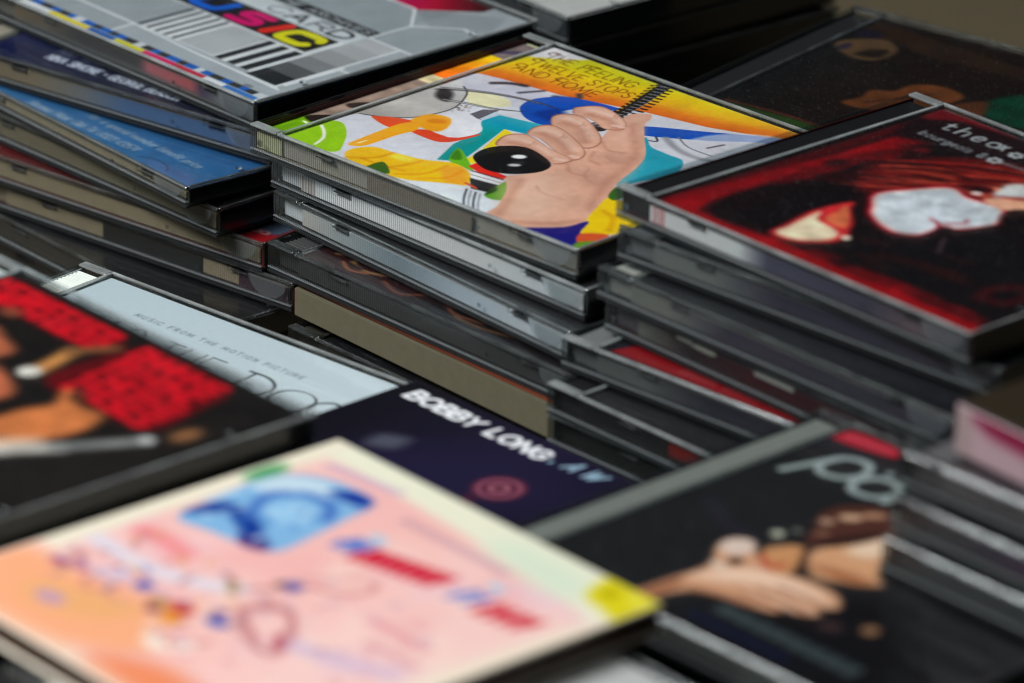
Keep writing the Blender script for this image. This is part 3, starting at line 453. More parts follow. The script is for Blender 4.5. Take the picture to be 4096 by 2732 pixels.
def paint_red_portrait(c):
    c.rect(0, 0, 143, 126, (16, 8, 10)); rg = c.rng
    c.poly([(17, 2), (16.8, 27), (18.5, 51), (20.6, 68.7), (22, 100), (27, 104), (31, 94), (32, 79), (30, 68), (28, 56.7), (25.6, 39.3), (25.7, 21), (28.9, 9), (40, 4)], (128, 8, 16), True, 3)
    c.poly([(14, 1), (23.7, 1.7), (36.2, 6.6), (56.3, 10.5), (76.1, 8.6), (93.1, 7.6), (104.9, 11.2), (121.4, 9.9), (136, 9.6), (139, -1), (108.5, -1), (84, -1), (14, -2)], (136, 8, 16), True, 3)
    for i in range(90):
        t = rg.rand(); c.ell((27 + 5 * rg.rand() + 3 * math.sin(t * 9), 8 + 92 * t), (2 + 3 * rg.rand(), 1.2 + 2 * rg.rand()), ((16, 8, 10), (90, 6, 12), (110, 8, 14))[i % 3], 3, 1.2, .6)
        t = rg.rand(); c.ell((36 + 98 * t, 9.5 + 3 * rg.rand()), (3 + 4 * rg.rand(), .8 + 1.4 * rg.rand()), ((14, 7, 9), (104, 8, 14), (70, 6, 10))[i % 3], 2.2, .1, .7)
    c.poly([(15, 4), (15, 100), (19, 100), (20, 60), (18, 20)], (92, 6, 12), True, 5, .7)
    c.poly([(34, 70), (37, 80), (44.1, 94), (58.6, 106), (72, 108), (92, 104), (96, 92), (74, 92), (66.6, 86), (56, 79), (51, 66), (47, 55), (40, 60)], (96, 14, 14), True, 5)
    for i in range(95):
        t = rg.rand(); b = rg.rand(); x0, y0 = 32 + 26 * b, 50 + 34 * t + 10 * b; L = 14 + 26 * rg.rand()
        c.line([(x0, y0), (x0 + L * .45, y0 + L * .42), (x0 + L, y0 + L * (.55 + .25 * rg.rand()))], .5 + 1.1 * rg.rand(), ((150, 34, 26), (58, 6, 8), (186, 70, 50), (26, 6, 8), (120, 14, 16))[i % 5], soft=1.0, a=.75)
    for i in range(40): c.line([(20 + 22 * rg.rand(), 12 + 60 * rg.rand())] * 1 + [(26 + 30 * rg.rand(), 20 + 66 * rg.rand())], 1.2, (60, 6, 10), soft=2.5, a=.22)
    c.poly([(28, 10), (26, 30), (32, 50), (44, 54), (50, 48), (60, 36), (68, 34), (70, 28), (60, 12), (44, 7)], (12, 6, 9), True, 4, .92)
    face = [(56, 48.5), (51.4, 53.3), (50.4, 58.5), (53.6, 65.6), (58, 74.3), (62, 77.8), (68.7, 75.6), (73.9, 76), (81.4, 77.5), (85.9, 74), (89.8, 66.7), (88, 60.2), (85, 55), (83, 54.4), (81, 53.6), (79.4, 52.4), (80.2, 50.9), (81.2, 47.2), (80.8, 42), (76.7, 38.6), (69.6, 39), (61, 43)]
    c.poly(face, (120, 8, 18), True, 5); c.poly(face, (190, 18, 44), True, 2); q = np.array(face); q = q.mean(0) + (q - q.mean(0)) * .955; c.poly(q, (222, 176, 160), True, 1.8); q = q.mean(0) + (q - q.mean(0)) * .95; c.poly(q, (198, 206, 212), True, 2.2)
    c.line([(74.5, 54.6), (77, 54.2), (80.5, 52.6)], 1.2, (160, 40, 56), soft=1.6); c.line([(80, 55.6), (83, 59.5), (82, 62)], 1.0, (170, 60, 70), soft=1.4); c.line([(66, 66), (72, 62), (75, 57)], 3, (186, 192, 200), soft=5, a=.5)
    c.poly([(62, 79), (68, 78), (75, 79), (84, 83), (92, 92), (92, 100), (74, 97), (68, 90)], (176, 74, 56), True, 3, .9); c.poly([(70.1, 88.5), (73.6, 96), (92, 100), (92, 94), (80, 88), (74.8, 81)], (208, 210, 208), True, 2.4); c.poly([(74, 77), (78, 83), (92, 91), (94, 86), (85.7, 80), (83, 76)], (214, 158, 128), True, 2); c.line([(72, 81), (80, 86.5), (92, 94)], 1, (150, 40, 36), soft=1.5)
    c.poly([(61, 80), (64, 79), (69.5, 80), (71.5, 84), (69, 86), (64, 84.4)], (60, 6, 12), True, 1.6); c.ell((69, 79.6), (1.7, 1.3), (226, 196, 192), 1.0, .6); c.ell((67.6, 82), (1.5, 1.3), (14, 4, 6), .8); c.line([(59.5, 82.5), (64, 86.5), (70, 89)], 1.3, (70, 8, 12), soft=1.6); c.ell((70.6, 86.6), (1.2, 1.0), (214, 120, 90), 1)
    col = [(53.4, 10.6), (51.6, 18), (49.4, 29), (49.2, 36), (51.4, 46), (55.5, 41), (62.5, 35), (66, 30), (69, 25.8), (68.5, 18.5), (62, 12)]
    c.poly(col, (90, 8, 16), True, 4); c.poly(col, (196, 40, 44), True, 1.8)
    c.poly([(54.2, 12.2), (53, 18.5), (51.2, 28), (51, 33.6), (54.8, 28.6), (62.8, 27), (66.8, 24.6), (66.8, 19), (61.6, 13.4)], (224, 206, 172), True, 1.6); c.poly([(52.4, 43), (53.8, 37), (55, 31.4), (59, 29.4), (63.8, 30), (61.4, 34.6)], (204, 102, 66), True, 1.5); c.ell((69.5, 25.1), (1.5, 1.4), (230, 206, 186), .9)
    c.poly([(72, 20), (80, 14), (100, 14), (112, 17), (139, 22), (139, 62), (118, 56), (92, 66), (89, 54), (84, 38)], (12, 8, 11), True, 5); c.poly([(85, 76), (90, 67), (96, 62), (112, 74), (139, 90), (139, 118), (110, 104), (96, 88)], (14, 7, 9), True, 3); c.line([(90.8, 41.4), (87.5, 46.8), (93.9, 37.6)], .9, (66, 48, 54), soft=1.6)
    for i in range(14): c.ell((74 + 40 * rg.rand(), 16 + 26 * rg.rand()), (5, 1.4), (44, 12, 12), 3, .2, .6)
    c.line([(124, 22), (122, 30), (127, 37), (132, 33), (131, 25), (126, 23)], 3, (78, 8, 12), soft=4, a=.8)
    c.poly([(20, 97), (32, 98), (56, 105), (74, 110), (100, 122), (20, 124)], (24, 8, 12), True, 4); c.poly([(16, 112), (26, 119), (46, 122), (16, 124)], (96, 8, 18), True, 3)
    k = (158, 164, 166); c.text('theo', 25, 110.4, 6.6, .95, k, width=22, sp=.34); c.line([(47.6, 111), (49.6, 114.6)], .9, k); c.line([(49.6, 111), (47.6, 114.6)], .9, k); c.text('bourgeois &', 24.2, 101.6, 3.6, .6, (136, 142, 146), width=26, sp=.26)
    for (x, y) in ((55.2, 111.2), (54, 103.2)):
        for j in range(6): c.ell((x + 1.7 * math.cos(j * 1.05), y + 1.7 * math.sin(j * 1.05)), (1.0, .8), (176, 182, 184), .5)
    for j in range(16): c.ell((57 + j * 1.7, 103.6 + .12 * j), (.5, 1.0), (116, 122, 126), .6)
    c.mottle(.22, 4); c.mottle(.12, 1.5)
def paint_wag(c):
    c.poly([(0, 0), (142, 0), (142, 126), (0, 126)], ramp([(0, (176, 192, 198)), (142, (190, 203, 208))], lambda X, Y: X), False); c.text('MUSIC FROM THE MOTION PICTURE', 40.4, 106.2, 2.2, .32, (96, 104, 110), width=70, sp=.55)
    def thin(pts, w, sm=True): c.line(pts, w, (44, 48, 52), smooth=sm)
    c.text('WAG THE', 24, 86, 14, .55, (44, 48, 52), width=62, sp=.25)
    thin([(98, 86.2), (98, 100)], .9, False); thin([(95.5, 100.2), (103, 100.2), (108.4, 97), (109.6, 92), (107, 88), (102, 86)], 1.0); c.ell((119, 93), (8, 7.4), (44, 48, 52)); c.ell((119, 93), (6.9, 6.9), (186, 200, 205), .3); thin([(135.6, 97.4), (132, 99.9), (128.6, 99.4), (125.6, 95), (126.2, 89), (130, 86.2), (135, 87)], 1.0); thin([(135.4, 87), (135.4, 92)], 1.1, False); thin([(133, 92.3), (137.4, 92.3)], .6, False)
    for k in range(16): c.line([(112 + k * 1.4, 104.2), (112.8 + k * 1.4, 103.9)], .16, (224, 232, 234))
def paint_bobby(c):
    c.poly([(0, 0), (142, 0), (142, 126), (0, 126)], ramp([(0, (12, 11, 18)), (60, (22, 18, 40)), (142, (14, 12, 24))], lambda X, Y: X), False); c.poly([(20, 60), (60, 70), (90, 100), (60, 110), (30, 90)], (24, 20, 44), True, 20, .8)
    c.text('BOBBY LONG', 6, 114.6, 5.6, 1.55, (206, 208, 210), width=57, slant=.12, sp=.22); c.text('A W', 71, 116, 5.6, 1.1, (128, 156, 172), width=12, slant=.35); c.ell((66.5, 116), (.8, 1.2), (110, 136, 150), .6)
    for r, k in ((8, (66, 28, 44)), (6.4, (120, 66, 84)), (5, (54, 16, 32)), (3.4, (128, 76, 90)), (1.6, (50, 12, 26))): c.ell((70.5, 93), (r, r * 1.05), k, 1.5)
    c.poly([(68, 84), (72, 70), (80, 64), (78, 76)], (60, 24, 40), True, 3); c.poly([(22, 92), (30, 96), (32, 88), (24, 84)], (60, 62, 74), True, 5)
def paint_part(c):
    c.rect(0, 0, 143, 126, (25, 25, 27)); c.poly([(64, 4), (139, 2), (139, 66), (96, 54)], (11, 10, 14), True, 12); c.line([(22, 60), (34, 54), (46, 52)], 3, (34, 32, 42), soft=5)
    k = (142, 154, 152)
    c.line([(20, 89), (23, 99), (25, 106)], 2.6, k, False); c.line([(24, 99), (26, 107), (33, 109), (37, 103), (34, 97), (28, 95.6), (24.2, 99)], 2.7, k); c.line([(37.6, 98), (41, 104.5), (48, 105), (51, 99.6), (48, 94.6), (41.6, 93.6), (38, 98)], 2.7, k); c.line([(52, 95), (54.6, 105)], 2.8, k, False); c.line([(55, 102), (60, 107)], 2.2, k, False); c.ell((41, 108.8), (1.3, 1.3), k, .6); c.ell((46, 109.8), (1.3, 1.3), k, .6); c.line([(66, 90), (66.5, 107), (70, 110)], 2.6, k)
    c.poly([(13.4, 114), (34, 117), (32, 122), (26, 123), (14, 121)], (168, 26, 44), True, 1.6); [c.ell((17 + 2.4 * j, 118 + .2 * j), (.5, 1.6), (190, 96, 104), .6) for j in range(7)]
    arm = [(45, 0), (47.6, 8.4), (48.4, 19.2), (49.4, 29.7), (47.4, 35.4), (43, 41), (41.8, 47.4), (46, 51), (50.5, 48), (53.6, 46), (56, 49.6), (61, 45.4), (66, 44), (74, 45.6), (83.6, 44.4), (88.6, 39.4), (85.6, 35.6), (88.2, 33), (84.6, 29.4), (80, 29), (79.6, 25.4), (72, 23), (64, 21.4), (58, 19), (55, 14), (53.6, 6), (52.6, 0)]
    c.poly(arm, (202, 150, 116), True, 2.0); c.poly([(51, 24), (54, 34), (60, 40), (72, 42.6), (82, 41.4), (80, 38), (68, 35), (58, 28)], (232, 194, 168), True, 3.4); c.poly([(45, 0), (48.5, 9), (50, 20), (53, 18), (53, 8), (52, 0)], (138, 82, 54), True, 3, .9)
    for q in ([(70, 36.4), (78, 37.4), (86, 36)], [(68, 31.6), (76, 32.6), (85, 31.4)], [(66, 27), (73, 28), (80, 27.6)]): c.line(q, 1.1, (120, 66, 46), soft=1.5, a=.9)
    for q in ([(70, 39.4), (78, 40.2), (85, 39)], [(70, 34), (77, 34.8), (85, 33.6)], [(66, 29.4), (74, 30.4), (82, 29.8)]): c.line(q, 1.6, (230, 190, 164), soft=2, a=.8)
    c.line([(56, 19), (64, 22.4), (73, 24)], 1.8, (140, 84, 58), soft=2.4, a=.8)
    c.ell((46.4, 45.6), (4.6, 5.2), (214, 190, 176), 2, .3); c.ell((52.2, 39), (1.9, 2.3), (30, 18, 18), 1.3); c.ell((51, 34), (2.4, 1.6), (214, 196, 180), 2)
    c.poly([(52.2, 48.6), (55, 57.4), (61, 57), (66.4, 45.6), (62, 42)], (196, 138, 92), True, 2.2); c.line([(55, 46), (60.7, 43), (61.4, 47)], 1.6, (176, 60, 44), soft=2); c.line([(60, 58), (66, 49), (68, 46)], 2.2, (50, 26, 22), soft=2.2)
    c.poly([(62, 56), (61, 64), (65.5, 76), (68, 90), (75.6, 82), (77, 69), (82.6, 60.4), (86.6, 57.4), (80, 51.6), (71, 48)], (206, 152, 112), True, 2.4); c.poly([(66, 66), (69, 86), (73, 82), (74, 68)], (228, 196, 168), True, 3); c.poly([(66, 52), (74, 56), (84, 57), (80, 52)], (158, 96, 62), True, 3)
    c.poly([(54, 63), (52, 68), (46.5, 76), (46.5, 84), (52.7, 91), (59.5, 91.6), (68.6, 85), (66, 75), (62, 64.6), (58, 60)], (74, 40, 32), True, 2.4); c.poly([(58, 63), (61, 72), (65, 80), (66, 74), (62, 64)], (34, 18, 18), True, 2.5)
    for p, r, v in (((53.2, 81), (3.4, 2.2), (190, 152, 122)), ((50.8, 74.4), (2.2, 2.0), (160, 126, 104)), ((56.4, 86.4), (3.4, 1.8), (172, 128, 100)), ((47.6, 59.2), (1.9, 2.0), (176, 176, 158)), ((49.7, 64.4), (1.5, 1.6), (92, 92, 86)), ((60.4, 91.4), (2.0, 2.0), (156, 160, 156)), ((52, 54), (2.0, 1.4), (96, 74, 62)), ((55, 68), (2.4, 1.4), (120, 84, 66))): c.ell(p, r, v, 1.5, .8)
    for k in range(24): c.line([(68 + k * 2.05, 14.6), (69 + k * 2.05, 19)], 1.0, (84, 100, 100) if k % 3 else (60, 72, 76), soft=.7)
    c.line([(66, 9), (80, 9), (100, 9)], 1.6, (14, 26, 66), soft=2); c.ell((102.4, 36.5), (2.4, 2.6), (132, 96, 68), 1.8); c.ell((94.3, 30.4), (3.4, 2.2), (62, 42, 42), 2.6, .5)
def paint_pink(c):
    c.poly([(0, 0), (126, 0), (126, 133), (0, 133)], ramp([(0, (246, 208, 200)), (30, (244, 190, 186)), (60, (246, 196, 188)), (90, (250, 206, 200)), (126, (250, 214, 206))], lambda X, Y: X), False); rg = c.rng
    for i in range(60): c.ell((126 * rg.rand(), 118 * rg.rand()), (9, 5), ((250, 216, 210), (240, 176, 174), (236, 206, 220), (252, 226, 214))[i % 4], 8, rg.rand() * 3, .35)
    c.rect(0, 0, 126, 5, (244, 214, 190), 5); c.poly([(-4, 124), (30, 122), (60, 120), (90, 117), (110, 114), (128, 112), (128, 136), (-4, 136)], (240, 238, 216), True, 4); c.poly([(74, 119), (100, 114), (110, 118), (104, 126), (78, 128)], (224, 234, 212), True, 9); c.rect(-3, 34, 6.5, 134, (242, 234, 212), 5); c.poly([(118, 4), (127, 4), (127, 118), (121, 112)], (246, 232, 212), True, 6); c.ell((4, 104), (3, 7), (74, 150, 96), 3.5)
    c.poly([(0, 4), (0, 28), (3.4, 31), (24, 32), (46.9, 36), (58, 26), (66, 20), (60, 10), (40, 3)], (244, 176, 136), True, 8); c.poly([(18, 20), (36, 28), (48, 30), (44, 18), (26, 12)], (234, 176, 124), True, 6); c.poly([(60, 5), (76, 16), (100, 12), (96, 2)], (236, 146, 108), True, 8)
    bl = [(11.6, 69), (9, 79.9), (6.4, 95.5), (8.6, 107.6), (18.6, 114.4), (35.2, 114.6), (39.2, 102), (41.2, 90.9), (42.6, 76), (32.6, 72.2), (22.8, 70.6)]
    c.poly(bl, (136, 182, 220), True, 1.5); c.poly([(10, 72), (9.6, 82), (15, 86), (24, 84.5), (30, 82), (38, 76.6), (36, 73.6), (30, 74), (24, 78), (17, 80)], (22, 56, 136), True, 2); c.poly([(30, 75), (38, 78), (40, 74), (34, 72)], (70, 40, 110), True, 2); c.line([(22, 84.6), (16.5, 92), (16.7, 99), (22.2, 104.2), (30.8, 103.7), (36, 98)], 3.4, (78, 116, 184), soft=2); c.ell((28, 93), (7, 6), (160, 202, 232), 4); c.poly([(8, 96), (9, 106), (18, 112), (26, 110), (18, 104), (12, 96)], (206, 224, 234), True, 3); c.poly([(23, 109), (28, 114.4), (35.6, 114), (36, 110), (29, 108.6)], (24, 52, 140), True, 2); c.line([(8, 82), (8, 92)], 2, (190, 214, 232), soft=2); [c.ell((12 + 26 * rg.rand(), 74 + 36 * rg.rand()), (2, 1), ((90, 140, 196), (190, 216, 234))[i % 2], 1.5, rg.rand() * 3, .7) for i in range(30)]
    # red and blue title words, small grey words, faint script
    red = (196, 22, 52)
    for x0, x1, y0, sl, n, col, w in ((57, 80, 88.6, .42, 8, red, 2.3), (99.6, 112, 92.4, .3, 4, red, 2.2), (48.4, 54, 89.4, .3, 3, (58, 114, 196), 1.6), (89.4, 94, 93, .4, 2, (66, 128, 204), 1.7)):
        for i in range(n):
            x = x0 + (x1 - x0) * i / max(n - 1, 1); y = y0 + sl * (x - x0) * .5; c.line([(x, y), (x + .6, y + 4.2), (x + 1.9, y + 8)], w, col, soft=1); c.line([(x - 1, y + 3.4 + 2.6 * (i % 2)), (x + 2.2, y + 4.4)], w * .8, col, soft=1)
    c.ell((53, 101), (3, 1.6), (176, 210, 232), 2); c.ell((92.6, 106), (3, 1.6), (180, 216, 234), 2)
    for x0, y0, n, k, an in ((48.6, 112, 17, (184, 146, 164), 0), (11, 118.4, 11, (190, 164, 198), .12), (88, 69, 9, (216, 134, 144), 0), (96, 61, 8, (208, 146, 156), 0)):
        for i in range(n): c.line([(x0 + 2.4 * i, y0 + 2.4 * an * i), (x0 + 2.4 * i + .9, y0 + 2.4 * an * i + 2.6)], 1.1, k, soft=1)
    c.line([(12, 58), (20, 58.6), (29, 57.6)], 6, (238, 150, 152), soft=5); c.line([(8.8, 45.9), (25.6, 45.4), (42, 49), (54, 56)], 5.5, (228, 222, 232), soft=4)
    for p, r, k in (((37.3, 38.9), (2.4, 2.4), (20, 62, 160)), ((60.5, 67.2), (3, 2.8), (30, 44, 140)), ((58, 65), (1.4, 1.2), (60, 60, 40)), ((64.5, 40.2), (3.6, 2.0), (20, 74, 168)), ((61, 44), (2.4, 1.6), (110, 80, 150)), ((52.7, 38), (4.6, 2.8), (186, 46, 26)), ((56, 32.5), (4, 2.6), (226, 150, 50)), ((49, 33), (2.4, 2), (120, 70, 110)), ((13.5, 31.1), (3.6, 1.8), (140, 60, 116)), ((19, 33), (2.6, 1.6), (180, 110, 140)), ((52.9, 54.4), (2.2, 1.4), (140, 112, 40)), ((49.6, 57), (2, 1.2), (150, 130, 90)), ((47, 36), (3, 2.4), (190, 140, 60)), ((26, 36), (5, 3), (222, 196, 206)), ((29, 39), (3, 2), (206, 200, 226)), ((28, 17), (5, 3), (200, 160, 176)), ((64, 22), (5, 2.6), (250, 234, 218)), ((70, 26), (3, 2), (250, 236, 220)), ((92, 50), (1, 1), (150, 80, 90))): c.ell(p, r, k, 1.8)
    for i in range(70):
        x, y = 8 + 64 * rg.rand(), 24 + 36 * rg.rand(); a_ = rg.rand() * 3; L = 1.5 + 3 * rg.rand(); c.line([(x, y), (x + L * math.cos(a_), y + L * math.sin(a_))], .7 + 1.1 * rg.rand(), ((170, 110, 120), (90, 96, 160), (206, 150, 90), (150, 70, 60), (236, 220, 214), (196, 150, 170))[i % 6], soft=1, a=.65)
    for i in range(60):
        x, y = 60 + 60 * rg.rand(), 20 + 60 * rg.rand(); c.ell((x, y), (1 + 3 * rg.rand(), .8 + rg.rand()), ((226, 160, 164), (238, 196, 196), (200, 170, 190), (250, 224, 214))[i % 4], 1.8, rg.rand() * 3, .55)
    for o in (0, 2.2): c.line([(62 + o, 49.4), (64 + o, 55.6), (70 + o, 57.2), (80, 52 - o), (87 - o, 41.6), (84 - o, 39), (76, 40.6 + o), (66 + o, 46), (62 + o, 49.4)], 1.5, (186, 122, 124), soft=1.6, a=.85)
    c.line([(80, 47), (85, 43)], 2.4, (176, 80, 90), soft=2); c.line([(55, 58), (58, 62), (60, 66)], 1.4, (190, 120, 120), soft=1.5); c.line([(62, 70), (70, 73), (75, 80), (72, 84)], 1.6, (206, 140, 140), soft=2); c.line([(58, 72), (64, 78), (68, 84)], 1.4, (220, 160, 160), soft=2); c.line([(86, 47), (100, 50), (112, 56)], 3.5, (206, 186, 214), soft=5)
    c.poly([(109, 121), (107, 134), (127, 134), (127, 117), (118, 118)], (218, 206, 44), True, 3); c.ell((112.6, 125.6), (2.4, 2.2), (176, 164, 10), 2); c.ell((120, 128), (3, 2), (232, 224, 90), 2); g_ = c.C.mean(-1, keepdims=True); c.C = np.clip((g_ + (c.C - g_) * 1.14) * .82, 0, 255)
def paint_redletters(c):
    c.rect(0, 0, 143, 126, (19, 16, 15)); rg = c.rng; c.poly([(100, 20), (139, 20), (139, 100), (120, 90)], (25, 21, 19), True, 16); R_ = (196, 14, 30)
    def block(x0, x1, y0, y1, rows, adv):
        h = (y1 - y0) / rows
        for r in range(rows):
            x = x0 + adv * r + 2 * rg.rand(); ya, yb = y1 - h * (r + .86), y1 - h * (r + .14); ym = (ya + yb) / 2
            while x < x1 + adv * r:
                w = 4.6 + 1.4 * rg.rand(); k = rg.randint(5)
                if k != 1: c.line([(x, ya), (x, yb)], 2.1, R_, False, .9)
                if k in (0, 3): c.line([(x + w * .7, ya), (x + w * .7, yb)], 2.0, R_, False, .9)
                if k in (0, 2, 4): c.line([(x, yb - .4), (x + w * .7, yb - .4)], 2.2, R_, False, 1.2); c.line([(x, ya + .4), (x + w * .7, ya + .4)], 2.2, R_, False, 1.2)
                if k in (2, 3): c.line([(x, ym), (x + w * .7, ym)], 2.0, R_, False, 1.2)
                if k == 1: c.line([(x + w * .7, yb), (x, yb - .5), (x + .3, ym), (x + w * .7, ym - .6), (x + w * .6, ya), (x - .2, ya)], 2.5, R_, True, 1.2)
                x += w + .7
    c.poly([(14, 105), (14, 118.6), (40, 119), (69, 117), (71, 105), (40, 103.8)], (84, 6, 13), True, 3); c.poly([(76, 84), (76, 117), (84, 119), (113, 118), (119, 104), (121, 84), (100, 82.4)], (84, 6, 13), True, 3)
    block(15, 66, 104.5, 118.5, 2, 2.4); block(77, 113, 83, 118.5, 4, 2.0)
    c.poly([(86, 50), (89, 60), (89, 67), (91.5, 75), (86, 83), (89, 84.6), (97, 80), (106, 81), (110, 71), (108, 58), (102, 52)], (196, 112, 62), True, 4); c.poly([(96, 46), (102, 54), (108, 60), (110, 52), (104, 42)], (214, 172, 140), True, 4); c.line([(70.6, 86), (69, 93), (66.8, 100)], 5.4, (196, 132, 72), soft=3); c.line([(66.8, 100), (69, 105), (72.5, 111)], 4, (110, 74, 44), soft=3); c.ell((70.2, 83.4), (3.4, 3.6), (202, 198, 188), 2); c.line([(104, 40), (107.7, 49.3), (114.5, 59.8)], 6, (176, 172, 164), soft=3); c.line([(114.5, 59.8), (120.8, 71), (125.6, 80)], 5, (120, 122, 120), soft=3); c.ell((125.4, 80), (2.4, 2.4), (170, 172, 170), 1.6); c.ell((129.4, 90), (3, 5), (128, 84, 52), 4)
    c.poly([(38, 90), (40, 95), (47.4, 92.4), (56.6, 89), (56.6, 81), (50, 80)], (170, 92, 62), True, 4); c.poly([(58, 74), (61, 79), (71, 76.4), (79.4, 71.6), (79, 64), (70, 64)], (180, 96, 64), True, 4); c.ell((34, 104), (4, 3), (120, 60, 42), 4); c.poly([(84, 34), (94, 44), (104, 34), (96, 22)], (110, 54, 32), True, 7); c.poly([(88, 86), (95, 84), (92, 80)], (70, 40, 26), True, 3); c.mottle(.2, 5)
def paint_brown(c):
    c.poly([(0, 0), (142, 0), (142, 126), (0, 126)], ramp([(14, (24, 24, 26)), (34, (30, 20, 16)), (60, (34, 20, 14)), (142, (22, 14, 12))], lambda X, Y: X), False); c.poly([(4, 100.7), (6, 113), (14, 119), (43, 114.5), (90, 108), (139, 100), (139, 92), (82, 101), (46.3, 99.6), (28.7, 105)], (58, 36, 22), True, 3)
    for k in range(50): c.line([(44 + k * 1.6, 113.6 - k * .2), (46 + k * 1.6, 100.8 - k * .2)], .5, (38, 24, 18), smooth=False)
    c.poly([(15, 90), (18, 99), (26.9, 104.2), (35, 98), (35, 86), (26.7, 82.6)], (118, 88, 58), True, 2); c.poly([(26, 86), (28, 94), (33, 96), (34, 88)], (40, 26, 20), True, 2); c.ell((19, 90), (2, 4), (50, 40, 60), 2); c.ell((18, 106), (5, 4), (30, 26, 50), 4)
    c.poly([(48, 45), (50, 53), (49, 61), (55.3, 65.2), (57, 74.5), (66.3, 78.6), (76.4, 73.4), (70, 55), (59.5, 45)], (134, 72, 34), True, 2); c.line([(54, 50), (60, 60), (66, 70)], 1.2, (80, 40, 22), soft=2); c.poly([(84, 70), (88, 88), (104, 92), (116, 70), (104, 62), (94, 63)], (10, 74, 50), True, 3); c.poly([(76, 64), (84, 76), (90, 60), (80, 54)], (112, 60, 32), True, 3)
    c.poly([(18, 21), (54, 21.5), (60, 14), (24, 16)], (50, 84, 30), True, 2); c.line([(18, 22.6), (40, 23.4), (58, 21.6)], 1.3, (110, 54, 36), soft=1.2); c.ell((30, 17), (5, 2), (110, 90, 30), 2.5); c.ell((16, 40), (3, 6), (12, 10, 12), 3); c.mottle(.3, 6)
def paint_swirl(c):
    c.rect(0, 0, 143, 126, (18, 12, 14)); c.poly([(14, 2), (60, 2), (60, 30), (14, 30)], (34, 10, 12), True, 12)
    for q, k, w in (([(20, 12), (26, 14), (30, 10), (37, 9), (44, 12)], (120, 92, 60), 1.6), ([(26, 9), (32, 6), (38, 8)], (140, 84, 50), 1.0), ([(28, 9.5), (34, 9)], (30, 20, 20), 1.5), ([(46, 8), (56, 5), (63, 11), (70, 12), (78, 7.4), (90, 9)], (100, 60, 44), 1.2), ([(52, 12), (62, 14), (72, 10), (84, 13)], (74, 30, 24), 1.4), ([(80, 6), (92, 6), (104, 9)], (96, 70, 44), 1.0)): c.line(q, w, k, soft=1.0)
def paint_redband(c):
    c.rect(0, 0, 143, 126, (16, 18, 26)); c.poly([(16, 4), (20, 15.4), (126, 14), (126, 3)], (122, 10, 18), False); [c.line([(38 + k * 2.4, 6.6), (38.8 + k * 2.4, 9.6)], .8, (150, 70, 70), soft=.8) for k in range(26) if k % 7]
def paint_dark(a, b):
    def f(c): c.poly([(0, 0), (142, 0), (142, 126), (0, 126)], ramp([(0, a), (142, b)], lambda X, Y: X * .7 + Y * .3), False); c.mottle(.25, 8)
    return f
def spine_rings(c):
    for k in range(3): c.ell((24 + k * 4.6, 3.3), (2.2, 1.9), (120, 120, 124), .3); c.ell((24 + k * 4.6, 3.3), (1.75, 1.45), (22, 22, 24), .3)
def spine_words(t, col, x=14, h=3.6, wd=.7, w=None): return lambda c: c.text(t, x, 1.6, h, wd, col, width=w)

# ------------------------------------------------------------------ the table the stacks stand on
TABLE_Z = -91.0
bm = bmesh.new(); add_box(bm, -1500, 1500, -1500, 2500, TABLE_Z - 30, TABLE_Z - 0.05, 2)
tb = link('tabletop', mesh_of('tabletop', bm, [paper('worn_brown_table', tuple(alb((76, 68, 52))), 0.75, 0.15, 0.4)]), None); tb['kind'] = 'structure'; tb['label'] = 'worn brown tabletop under all the stacks'

# ------------------------------------------------------------------ the cases, stack by stack
BEI = (150, 138, 112); SIL = (226, 232, 238); K = (20, 20, 22)  # BEI puts the reflection of warm surroundings into the tray colour
gL, gC, gR = 'cases stacked on the left', 'cases in the middle stack', 'cases in the right stack'
# middle stack
jewel_case('clear CD case with bright collage cover of hand and tulips, top of middle stack', -0.8, 0.5, 0, 0.1, cover=(206, 206, 214), paint=paint_kitchen, res=0.32, clear_tray=paint_kitchen_hinge, inlay=(120, 110, 90), spine_col=(60, 26, 30), pale=True, group=gC, strips=((52, 97, 1.7, 7.2, (112, 102, 86)),))  # brownish strip behind the near wall imitates a reflection in it
def silver(c): c.poly([(10, 0), (142, 0), (142, 10), (10, 10)], ramp([(13, (230, 226, 218)), (24, (228, 232, 232)), (40, (240, 246, 250)), (100, (232, 240, 246)), (122, (220, 228, 234)), (140, (238, 243, 248))], lambda X, Y: X), False); [c.rect(14 + k * 1.3, 2, 14.5 + k * 1.3, 8, (84, 60, 52)) for k in range(5)]
jewel_case('CD case with white tray edge directly under the collage case', 5.3, 3.8, -10.4, -2.2, tray=SIL, cover=(30, 31, 33), inlay=(24, 22, 24), pale=True, wall_paint=silver, group=gC)
jewel_case('CD case with white tray edge, third from top of middle stack', 7.6, 2.8, -20.8, -5.2, tray=SIL, cover=(30, 31, 33), inlay=(24, 24, 28), wall_paint=lambda c: (c.poly([(10, 0), (142, 0), (142, 10), (10, 10)], ramp([(13, (206, 202, 192)), (30, (176, 184, 184)), (60, (130, 148, 156)), (90, (186, 202, 212)), (140, (230, 236, 242))], lambda X, Y: X), False)), group=gC)
jewel_case('CD case with dark swirl cover and grey ribbed side, above the beige slipcase', 18.5, -9.7, -31.2, -2.4, tray=(58, 58, 58), cover=(18, 12, 14), paint=paint_swirl, res=0.7, group=gC)
t = thing('slipcase', 'plain beige card slipcase sandwiched low in the middle stack', 'slipcase', 31.3, -9.7, -53.0, math.radians(-3.3), gC)
